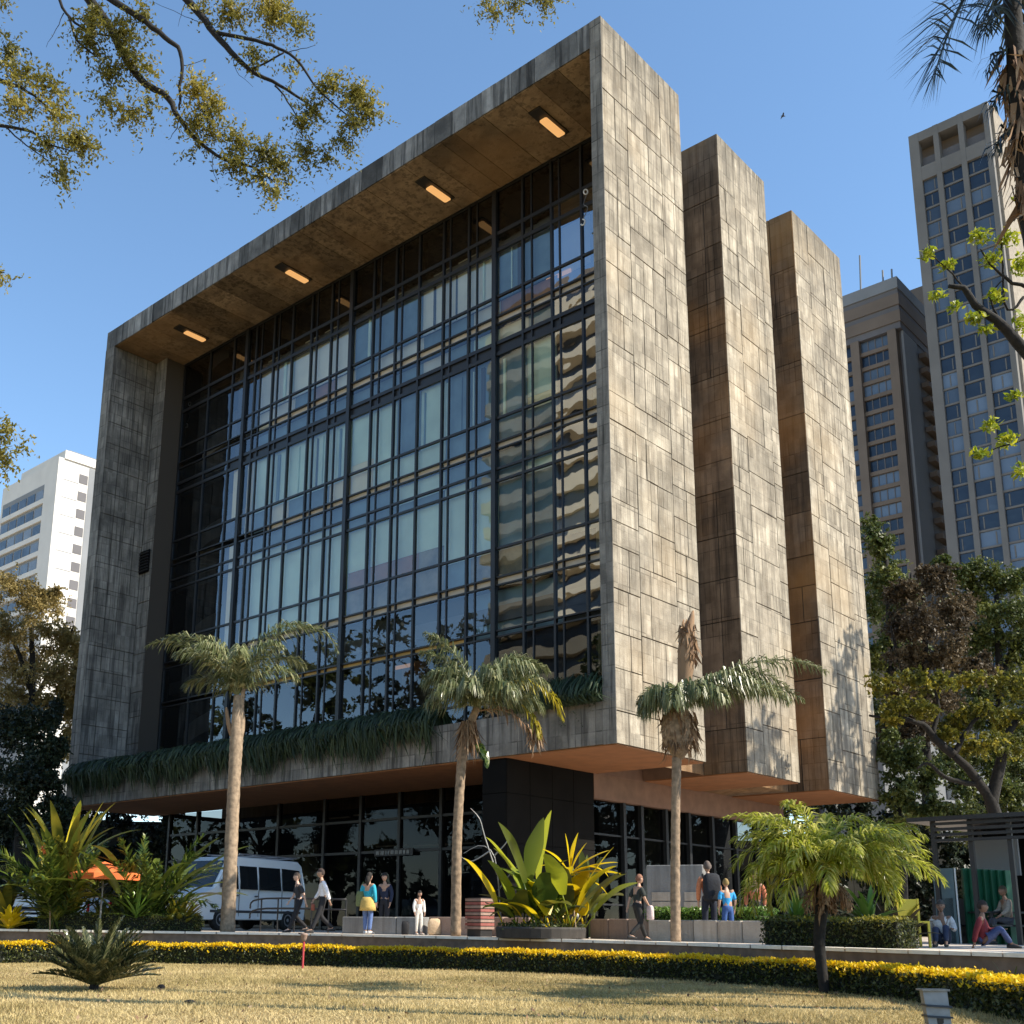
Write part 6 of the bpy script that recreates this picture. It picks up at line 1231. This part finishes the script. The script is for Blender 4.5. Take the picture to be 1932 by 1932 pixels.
# ------------------------------------------------------------------ vehicles
M['paint_white'] = simple('white_car_paint', (.74, .78, .80), .25, spec=.6)
M['car_glass'] = simple('dark_car_glass', (.012, .014, .016), .05, spec=.8)
M['tyre'] = simple('tyre_rubber', (.015, .015, .015), .9)
M['rim'] = simple('steel_rim', (.4, .4, .42), .35, metal=.7)
M['bumper'] = simple('grey_bumper', (.05, .05, .055), .6)
M['head_lamp'] = simple('headlamp_glass', (.7, .72, .74), .1, spec=.9)
M['tail_lamp'] = simple('tail_lamp_red', (.45, .02, .02), .2)
def vehicle(name, label, cat, loc, heading, prof, width, wheels, wr, windows, roofw=.82, rack=False, paint='paint_white'):
    """prof: side outline (x, z) clockwise, front at +x; windows: (x0,z0,x1,z0b,...) quads on the side"""
    o = empty(name, loc, label, cat); a = math.radians(heading); fx = RH*math.cos(a)+FH*math.sin(a); fy = np.cross([0, 0, 1.], fx)
    o.rotation_euler = (0, 0, math.atan2(fx[1], fx[0]))
    zmax = max(z for _, z in prof); belt = zmax*.55
    def hw(z): return width/2*(1 if z < belt else 1-(1-roofw)*(z-belt)/(zmax-belt))
    m = MB(); L = [(x, hw(z), z) for x, z in prof]; Rr = [(x, -hw(z), z) for x, z in prof]
    xm = sum(x for x, _ in prof)/len(prof); zm = sum(z for _, z in prof)/len(prof)
    Li = [(x*.985+xm*.015, hw(z)-.05, z*.985+zm*.015+0) for x, z in prof]
    # bevelled flanks: outer ring slightly inset, then full outline
    m.loft([[(x, -hw(z), zm+(z-zm)*.975) for x, z in [(xm+(x-xm)*.985, z) for x, z in prof]], [(x, -hw(z)+.05, z) for x, z in prof], [(x, hw(z)-.05, z) for x, z in prof], [(x, hw(z), zm+(z-zm)*.975) for x, z in [(xm+(x-xm)*.985, z) for x, z in prof]]])
    b = link('body', m.mesh('body', M[paint], False), o)
    for s in (1, -1):
        for qd in windows['side']:
            pts = [(x, s*(hw(z)+.012), z) for x, z in qd]; ins = [(x, s*(hw(z)-.02), z) for x, z in qd]
            m = MB(); m.loft([ins, pts] if s > 0 else [ins[::-1], pts[::-1]]); link('side_window', m.mesh('side_window', M['car_glass']), o)
        for x in wheels:
            wo = link('wheel', MB().loft([[(x+r_*math.cos(t), s*(width/2+y), wr+r_*math.sin(t)) for t in np.linspace(0, 2*math.pi, 21)[:-1]] for r_, y in ((wr*.6, -.20), (wr*.96, -.2), (wr, -.15), (wr, -.04), (wr*.93, .01), (wr*.62, .012))]).mesh('wheel', M['tyre'], True), o)
            link('rim', MB().loft([[(x+r_*math.cos(t), s*(width/2+y), wr+r_*math.sin(t)) for t in np.linspace(0, 2*math.pi, 15)[:-1]] for r_, y in ((wr*.6, -.05), (wr*.6, .016), (wr*.2, .004), (wr*.15, .02))]).mesh('rim', M['rim']), wo)
        xf = max(x for x, _ in prof); xr = min(x for x, _ in prof)
        link('headlight', MB().box(xf-.16, xf+.012, s*width*.36-.15, s*width*.36+.15, zmax*.36, zmax*.36+.17).mesh('headlight', M['head_lamp']), o)
        link('tail_light', MB().box(xr-.012, xr+.08, s*width*.42-.07, s*width*.42+.07, zmax*.38, zmax*.38+.35).mesh('tail_light', M['tail_lamp']), o)
        mx_ = windows['mirror']; link('mirror', MB().cbox(mx_[0]-.06, mx_[0]+.06, s*(width/2+.02) if s > 0 else -width/2-.24, width/2+.24 if s > 0 else -width/2-.02, mx_[1], mx_[1]+.24, .02).mesh('mirror', M['bumper']), o)
    for nm, (x0, z0, x1, z1) in (('windscreen', windows['front']), ('rear_window', windows['rear'])):
        sg = 1 if nm == 'windscreen' else -1; dx, dz = x1-x0, z1-z0; nl = math.hypot(dx, dz); nx, nz = sg*abs(dz)/nl*.014, abs(dx)/nl*.014
        link(nm, MB().add([(x0+nx, -hw(z0)+.1, z0+nz), (x0+nx, hw(z0)-.1, z0+nz), (x1+nx, hw(z1)-.1, z1+nz), (x1+nx, -hw(z1)+.1, z1+nz), (x0-nx, -hw(z0)+.1, z0-nz), (x0-nx, hw(z0)-.1, z0-nz), (x1-nx, hw(z1)-.1, z1-nz), (x1-nx, -hw(z1)+.1, z1-nz)], [(0,1,2,3),(7,6,5,4),(0,4,5,1),(1,5,6,2),(2,6,7,3),(3,7,4,0)]).mesh(nm, M['car_glass']), o)
    xf = max(x for x, _ in prof); xr = min(x for x, _ in prof)
    link('bumper', MB().box(xf-.1, xf+.05, -width*.47, width*.47, .28, .52).mesh('bumper', M['bumper']), o); link('bumper', MB().box(xr-.05, xr+.1, -width*.47, width*.47, .3, .52).mesh('bumper', M['bumper']), o)
    for s in (1, -1):
        for x in windows.get('seam', ()): link('door_seam', MB().box(x-.008, x+.008, s*(width/2)-.01, s*(width/2)+.004, .45, belt+.0).mesh('door_seam', M['bumper']), o)
        for x in windows.get('seam', ())[:2]: link('door_handle', MB().box(x+.06, x+.2, s*(width/2+.012)-.014, s*(width/2+.012)+.014, belt-.22, belt-.18).mesh('door_handle', M['bumper']), o)
        link('side_trim', MB().box(xr+.3, xf-.5, s*(width/2)-.01, s*(width/2)+.012, .56, .64).mesh('side_trim', M['bumper']), o)
    for xx_, sg in ((xf+.052, 1), (xr-.052, -1)): link('number_plate', MB().box(min(xx_, xx_+.012*sg), max(xx_, xx_+.012*sg), -.22, .22, .34, .46).mesh('number_plate', M['rim']), o)
    link('grille', MB().box(xf-.05, xf+.014, -width*.26, width*.26, zmax*.36, zmax*.36+.14).mesh('grille', M['bumper']), o)
    if rack:
        for y in (-.72, .72): link('roof_rail', MB().tube([(xr+.3, y, zmax+.1), (xf-2.0, y, zmax+.1)], .025, 6).mesh('roof_rail', M['rim']), o)
        for x in np.linspace(xr+.5, xf-2.2, 4): link('roof_bar', MB().tube([(x, -.74, zmax+.08), (x, .74, zmax+.08)], .02, 6).mesh('roof_bar', M['rim']), o)
    return o
van_prof = [(-2.55, .35), (-2.62, .8), (-2.60, 1.5), (-2.48, 2.22), (-2.30, 2.36), (1.0, 2.38), (1.35, 2.25), (2.05, 1.32), (2.55, 1.12), (2.68, .85), (2.66, .42), (2.5, .32)]
vw = dict(side=[[(-2.35, 1.32), (-2.3, 2.05), (-1.35, 2.08), (-1.35, 1.32)], [(-1.25, 1.32), (-1.25, 2.08), (-.15, 2.08), (-.15, 1.32)], [(-.05, 1.32), (-.05, 2.08), (.80, 2.08), (.80, 1.32)], [(.9, 1.32), (.9, 2.06), (1.28, 2.02), (1.78, 1.36)]], front=(2.03, 1.36, 1.37, 2.23), rear=(-2.59, 1.4, -2.49, 2.15), mirror=(1.75, 1.36), seam=(.85, -.1, -1.3))
vehicle('van', 'white high-roofed van parked under the building behind the first palm', 'van', G(440, 38.5, TZ), 238, van_prof, 1.95, (-1.65, 1.7), .34, vw, .84, True)
car_prof = [(-2.1, .3), (-2.18, .7), (-2.1, 1.0), (-1.55, 1.08), (-1.0, 1.46), (.2, 1.48), (.95, 1.05), (1.9, .88), (2.12, .68), (2.1, .3)]
cwn = dict(side=[[(-1.4, 1.08), (-.95, 1.4), (-.35, 1.42), (-.35, 1.06)], [(-.25, 1.06), (-.25, 1.42), (.15, 1.42), (.78, 1.06)]], front=(.93, 1.07, .22, 1.46), rear=(-1.53, 1.1, -1.02, 1.44), mirror=(.7, 1.02), seam=(-.3, -1.2))
vehicle('parked_car', 'white car parked at far left behind the fan-leaved plant', 'car', G(85, 42, TZ), 165, car_prof, 1.72, (-1.32, 1.32), .31, cwn, .76)
# orange awning on poles, left
aw = empty('market_umbrella', G(188, 31.25, TZ), 'orange parasol standing between the two fan-leaved plants', 'parasol')
c = G(188, 31.25, TZ); M['orange_canvas'] = simple('orange_canvas', (.72, .16, .04), .8, var=.12, scale=6)
MB().tube([c, c+V(0, 0, 1.85)], .03, 8).build('pole', M['grey_metal'], aw)
for i in range(8):
    a0, a1 = 2*math.pi*i/8, 2*math.pi*(i+1)/8; e0 = c+V(math.cos(a0)*1.0, math.sin(a0)*1.0, 1.52); e1 = c+V(math.cos(a1)*1.0, math.sin(a1)*1.0, 1.52); t_ = c+V(0, 0, 1.86)
    MB().add([t_, e0, e1, e1-V(0, 0, .17), e0-V(0, 0, .17)], [(0, 1, 2), (1, 4, 3, 2)]).build('canopy_panel', M['orange_canvas'], aw)
# ------------------------------------------------------------------ walls, benches, railings
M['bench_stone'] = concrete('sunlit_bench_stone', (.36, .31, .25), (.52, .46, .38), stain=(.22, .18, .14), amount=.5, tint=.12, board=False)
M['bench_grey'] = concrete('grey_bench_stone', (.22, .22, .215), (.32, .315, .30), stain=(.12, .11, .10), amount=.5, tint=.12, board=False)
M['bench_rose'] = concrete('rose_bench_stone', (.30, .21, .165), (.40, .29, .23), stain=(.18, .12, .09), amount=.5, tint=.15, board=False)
def bench_wall(name, label, xa, xb, da, db, z1, mat, nblk, thick=.45):
    p, q = G(xa, da, TZ), G(xb, db, TZ); o = empty(name, (p+q)/2, label, 'bench'); L = np.linalg.norm(q-p); u = (q-p)/L; n_ = np.array([-u[1], u[0], 0]); org = wloc(o)
    for i in range(nblk):
        s0, s1 = L*i/nblk+.008, L*(i+1)/nblk-.008; m = MB(); bl = [];
        m.cbox(-(s1-s0)/2, (s1-s0)/2, 0, thick, 0, z1+.005*((i*7) % 3), .02); c = p+u*(s0+s1)/2
        m.xform(Matrix.Translation(Vector(c-org)) @ Matrix(((u[0], n_[0], 0), (u[1], n_[1], 0), (0, 0, 1))).to_4x4()); link('block', m.mesh('block', mat), o)
    return o
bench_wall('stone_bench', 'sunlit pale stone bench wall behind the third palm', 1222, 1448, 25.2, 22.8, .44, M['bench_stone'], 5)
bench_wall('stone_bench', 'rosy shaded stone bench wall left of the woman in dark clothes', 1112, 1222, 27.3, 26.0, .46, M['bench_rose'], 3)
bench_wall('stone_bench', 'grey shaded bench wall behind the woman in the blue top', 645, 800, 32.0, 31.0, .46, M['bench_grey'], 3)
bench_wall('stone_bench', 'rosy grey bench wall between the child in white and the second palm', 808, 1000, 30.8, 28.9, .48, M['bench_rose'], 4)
# railing before the parked cars
rl = empty('railing', G(540, 33.4, TZ), 'dark tubular railing in front of the parked cars', 'railing')
A, Bp = G(470, 33.8, TZ), G(652, 33.0, TZ)
for z, nm in ((.95, 'handrail'), (.66, 'mid_rail')):
    MB().tube(spline([A+V(0, 0, z-.28), A+(Bp-A)*.12+V(0, 0, z), Bp+V(0, 0, z)], 12), .028, 6).build(nm, M['dark_metal'], rl, True)
for t in np.linspace(.12, 1, 6): MB().tube([A+(Bp-A)*t, A+(Bp-A)*t+V(0, 0, .95)], .025, 6).build('post', M['dark_metal'], rl)
# slatted dark benches / low fences at far left
for lab, xa, xb, dd in (('dark slatted bench at the far left edge behind the golden shrub', -20, 88, 33.2),):
    o = empty('slatted_bench', G((xa+xb)/2, dd, TZ), lab, 'bench')
    A, Bp = G(xa, dd, TZ), G(xb, dd, TZ)
    for z in (.12, .28, .44, .60): MB().tube([A+V(0, 0, z), Bp+V(0, 0, z)], .035, 4).build('slat', M['dark_metal'], o)
    for t in (0.05, .5, .95): MB().tube([A+(Bp-A)*t, A+(Bp-A)*t+V(0, 0, .66)], .045, 4).build('post', M['dark_metal'], o)
# striped crate stack beside the golden plants
M['crate_red'] = simple('faded_red_slat', (.26, .08, .065), .7, var=.2, scale=8); M['crate_pale'] = simple('pale_slat', (.28, .19, .15), .7, var=.15, scale=8)
cp = G(905, 28.6, TZ); o = empty('slatted_bin', cp, 'red and pale slatted bin left of the golden plants', 'bin')
for i in range(9): MB().box(cp[0]-.26, cp[0]+.26, cp[1]-.26, cp[1]+.26, TZ+.18+i*.085, TZ+.18+i*.085+.065).build('slat', M['crate_red'] if i % 2 else M['crate_pale'], o)
MB().box(cp[0]-.22, cp[0]+.22, cp[1]-.22, cp[1]+.22, TZ, TZ+.95).build('liner', M['dark_metal'], o)
# small pot table right of the golden plants
cp = G(1098, 27.6, TZ); o = empty('plant_stand', cp, 'small dark stand with pots right of the golden plants', 'stand')
MB().box(cp[0]-.32, cp[0]+.32, cp[1]-.25, cp[1]+.25, TZ+.38, TZ+.44).build('top', M['dark_metal'], o)
for sx in (-.28, .28):
    for sy_ in (-.2, .2): MB().box(cp[0]+sx-.035, cp[0]+sx+.035, cp[1]+sy_-.035, cp[1]+sy_+.035, TZ, TZ+.379).build('leg', M['dark_metal'], o)
for i, (dx, col) in enumerate(((-.18, 'white_metal'), (.03, 'crate_pale'), (.2, 'dark_metal'))):
    tag(MB().lathe(cp+V(dx, 0, .441), [(.05, 0), (.075, .12), (.08, .14), (.06, .14)], 12).build('pot', M[col], None, True), ['small white pot at the left of the plant stand', 'small pale pink pot in the middle of the plant stand', 'small black pot at the right of the plant stand'][i], 'pot')
# grey information box against the ground-floor glass
pa = G(1222, 29.5, TZ); pb_ = G(1330, 28.8, TZ); o = empty('notice_box', (pa+pb_)/2, 'grey concrete notice box with pale panels before the ground floor glass', 'notice box')
L = np.linalg.norm(pb_-pa); u = (pb_-pa)/L; n_ = np.array([-u[1], u[0], 0]); MT = Matrix.Translation(Vector(pa-(pa+pb_)/2)) @ Matrix(((u[0], n_[0], 0), (u[1], n_[1], 0), (0, 0, 1))).to_4x4()
z1 = P(1270, 1632, 29.2)[2]-TZ
link('body', MB().cbox(0, L, 0, .5, .25, z1, .02).xform(MT).mesh('body', M['bench_grey']), o); link('plinth', MB().box(.1, L-.1, .06, .45, 0, .249).xform(MT).mesh('plinth', M['dark_metal']), o)
for x0, x1, za, zb_ in ((.14, .62, .95, 1.17), (.14, .62, .68, .92), (1.0, L-.08, .95, 1.17), (.98, L-.08, .5, .92)):
    link('panel', MB().box(x0, x1, -.025, .01, za, zb_).xform(MT).mesh('panel', M['bench_stone']), o)
# ------------------------------------------------------------------ kiosk at right
kd = 27.; ka = G(1768, kd, TZ); kb = G(2010, kd-2, TZ); L = np.linalg.norm(kb-ka); u = (kb-ka)/L; n_ = np.array([-u[1], u[0], 0]); MT = Matrix.Translation(Vector((0, 0, 0))) @ Matrix(((u[0], n_[0], 0), (u[1], n_[1], 0), (0, 0, 1))).to_4x4()
ko = empty('pergola_kiosk', ka, 'dark steel pergola kiosk with a louvred fascia at the right edge', 'kiosk'); zt2 = P(1850, 1548, kd)[2]-TZ
M['green_panel'] = simple('green_corrugated_panel', (.008, .10, .05), .5, var=.2, scale=3); M['blue_grey_panel'] = simple('blue_grey_panel', (.10, .15, .16), .6, var=.15, scale=3)
def kp(name, mat, *bx): return link(name, MB().box(*bx).xform(MT).mesh(name, mat), ko)
kp('roof', M['dark_metal'], -.4, L, -.3, 3.2, zt2-.06, zt2+.04)
for x in np.linspace(.1, L-.1, 4): kp('post', M['dark_metal'], x-.05, x+.05, -.05, .05, 0, zt2-.065); 
for x in (.1, L-.1): kp('post', M['dark_metal'], x-.05, x+.05, 2.9, 3.0, 0, zt2-.065)
for k_ in range(4): kp('fascia_slat', M['dark_metal'], .16, 2.6, -.14, -.08, zt2-.16-k_*.13, zt2-.09-k_*.13)
kp('back_wall', M['black_wall'], -.2, L, 3.05, 3.15, 0, zt2-.066)
kp('counter', M['dark_metal'], -.2, .3, .3, 2.6, .0, 1.05)
g0 = P(1808, 1745, kd)-ka
for i in range(7):
    x = .45+i*.16; link('green_slat', MB().loft([[(x, .55, 0), (x+.08, .45, 0), (x+.152, .55, 0), (x+.152, .6, 0), (x, .6, 0)], [(x, .55, 1.75-.012*i), (x+.08, .45, 1.75-.012*i), (x+.152, .55, 1.75-.012*i), (x+.152, .6, 1.75-.012*i), (x, .6, 1.75-.012*i)]]).xform(MT).mesh('green_slat', M['green_panel']), ko)
kp('side_panel', M['blue_grey_panel'], -.12, .36, .3, .36, 0, 1.75)
kp('grey_wall', M['tower_side'], .36, 1.5, 1.4, 1.48, 1.6, 2.5)
kp('white_tube', M['white_metal'], .395, .425, .28, .31, 0, 1.75)
# bench and table at far right
o = empty('picnic_table', G(1920, 26.5, TZ), 'dark picnic table at the far right of the terrace', 'table'); c = G(1920, 26.5, TZ)
def rb(name, mat, u0, u1, v0, v1, z0, z1): return link(name, MB().add([tuple(RH*uu+FH*vv+V(0, 0, zz)) for uu, vv, zz in ((u0,v0,z0),(u1,v0,z0),(u1,v1,z0),(u0,v1,z0),(u0,v0,z1),(u1,v0,z1),(u1,v1,z1),(u0,v1,z1))], BF).mesh(name, mat), o)
for k_ in range(4): rb('plank', M['dark_metal'], -.95, .95, -.38+k_*.2, -.2+k_*.2, .70, .74)
for s in (-.75, .75):
    for t in (-.3, .3): rb('leg', M['dark_metal'], s-.04, s+.04, t-.04, t+.04, 0, .699)
for k_, dv in ((0, -.75), (1, .62)): rb('bench_plank', M['dark_metal'], -.95, .95, dv, dv+.25, .40, .44)
for s in (-.7, .7): rb('bench_leg', M['dark_metal'], s-.035, s+.035, -.72, .85, .2, .26)
# yellow chair
M['yellow'] = simple('yellow_plastic', (.70, .52, .03), .45)
o = empty('yellow_chair', G(1722, 20.6, TZ), 'yellow chair beside the clipped box under the date palm', 'chair')
rb('seat', M['yellow'], -.22, .22, -.22, .22, .42, .46); rb('backrest', M['yellow'], -.22, .22, .19, .23, .55, .85)
for s in (-.2, .2):
    rb('back_post', M['yellow'], s-.02, s+.02, .18, .22, .46, .86)
    for t in (-.2, .2): rb('leg', M['yellow'], s-.02, s+.02, t-.02, t+.02, 0, .419)
# ------------------------------------------------------------------ lawn fittings
fp = G(1757, 11.2, LZ); o = empty('floodlight', fp, 'square grey garden floodlight on a short post at the edge of the lawn', 'floodlight')
rb('post', M['dark_metal'], -.03, .03, -.03, .03, -.02, .12)
hs = MB().add([tuple(RH*uu+FH*vv+V(0, 0, zz)) for uu, vv, zz in ((-.11, -.02, .06), (.10, -.04, .05), (.11, .10, .05), (-.10, .10, .06), (-.13, .02, .38), (.10, .0, .37), (.11, .12, .36), (-.12, .12, .37))], BF)
h_ = link('housing', hs.mesh('housing', M['grey_metal']), o)
for zz in (.13, .23): link('fin', MB().add([tuple(RH*uu+FH*vv+V(0, 0, z2)) for uu, vv, z2 in ((-.125, -.035, zz), (.115, -.055, zz-.01), (.115, .12, zz-.01), (-.12, .12, zz), (-.125, -.03, zz+.018), (.115, -.05, zz+.008), (.115, .12, zz+.008), (-.12, .12, zz+.018))], BF).mesh('fin', M['dark_metal']), o)
rb('hood', M['grey_metal'], -.15, .12, -.02, .13, .372, .39)
sp = G(574, 23.6, LZ); o = empty('sprinkler', sp, 'red sprinkler stake with a pale head standing on the lawn', 'sprinkler'); M['red_pipe'] = simple('red_pipe', (.45, .05, .06), .5)
MB().tube([sp+V(0, 0, -.05), sp+V(.01, 0, .55)], .022, 8).build('riser', M['red_pipe'], o)
MB().lathe(sp+V(.01, 0, .55), [(.03, 0), (.055, .05), (.07, .12), (.09, .15), (.03, .17)], 10).build('head', M['crate_pale'], o, True)
MB().tube([sp+V(.01, 0, .70), sp+np.array([.01, 0, .71])+RH*-.12], .015, 6).build('nozzle', M['dark_metal'], o)
# bird in the sky
bp = P(1477, 219, 70); o = empty('bird', bp, 'tiny dark bird gliding in the sky right of the fins', 'bird'); M['feather'] = simple('dark_feathers', (.02, .02, .025), .8)
MB().tube([bp-RH*.14, bp-RH*.06, bp+RH*.08, bp+RH*.2], [.015, .05, .045, .01], 8).build('body', M['feather'], o, True)
for s in (1, -1): MB().add([bp-RH*.06, bp+RH*.07, bp+FH*s*.22+RH*.03+V(0, 0, .06), bp+FH*s*.38-RH*.06+V(0, 0, .02), bp+FH*s*.2-RH*.07+V(0, 0, .05), bp-RH*.06+V(0, 0, -.012), bp+RH*.07+V(0, 0, -.012)], [(0, 1, 2, 4), (4, 2, 3), (5, 4, 2, 6)]).build('wing', M['feather'], o)
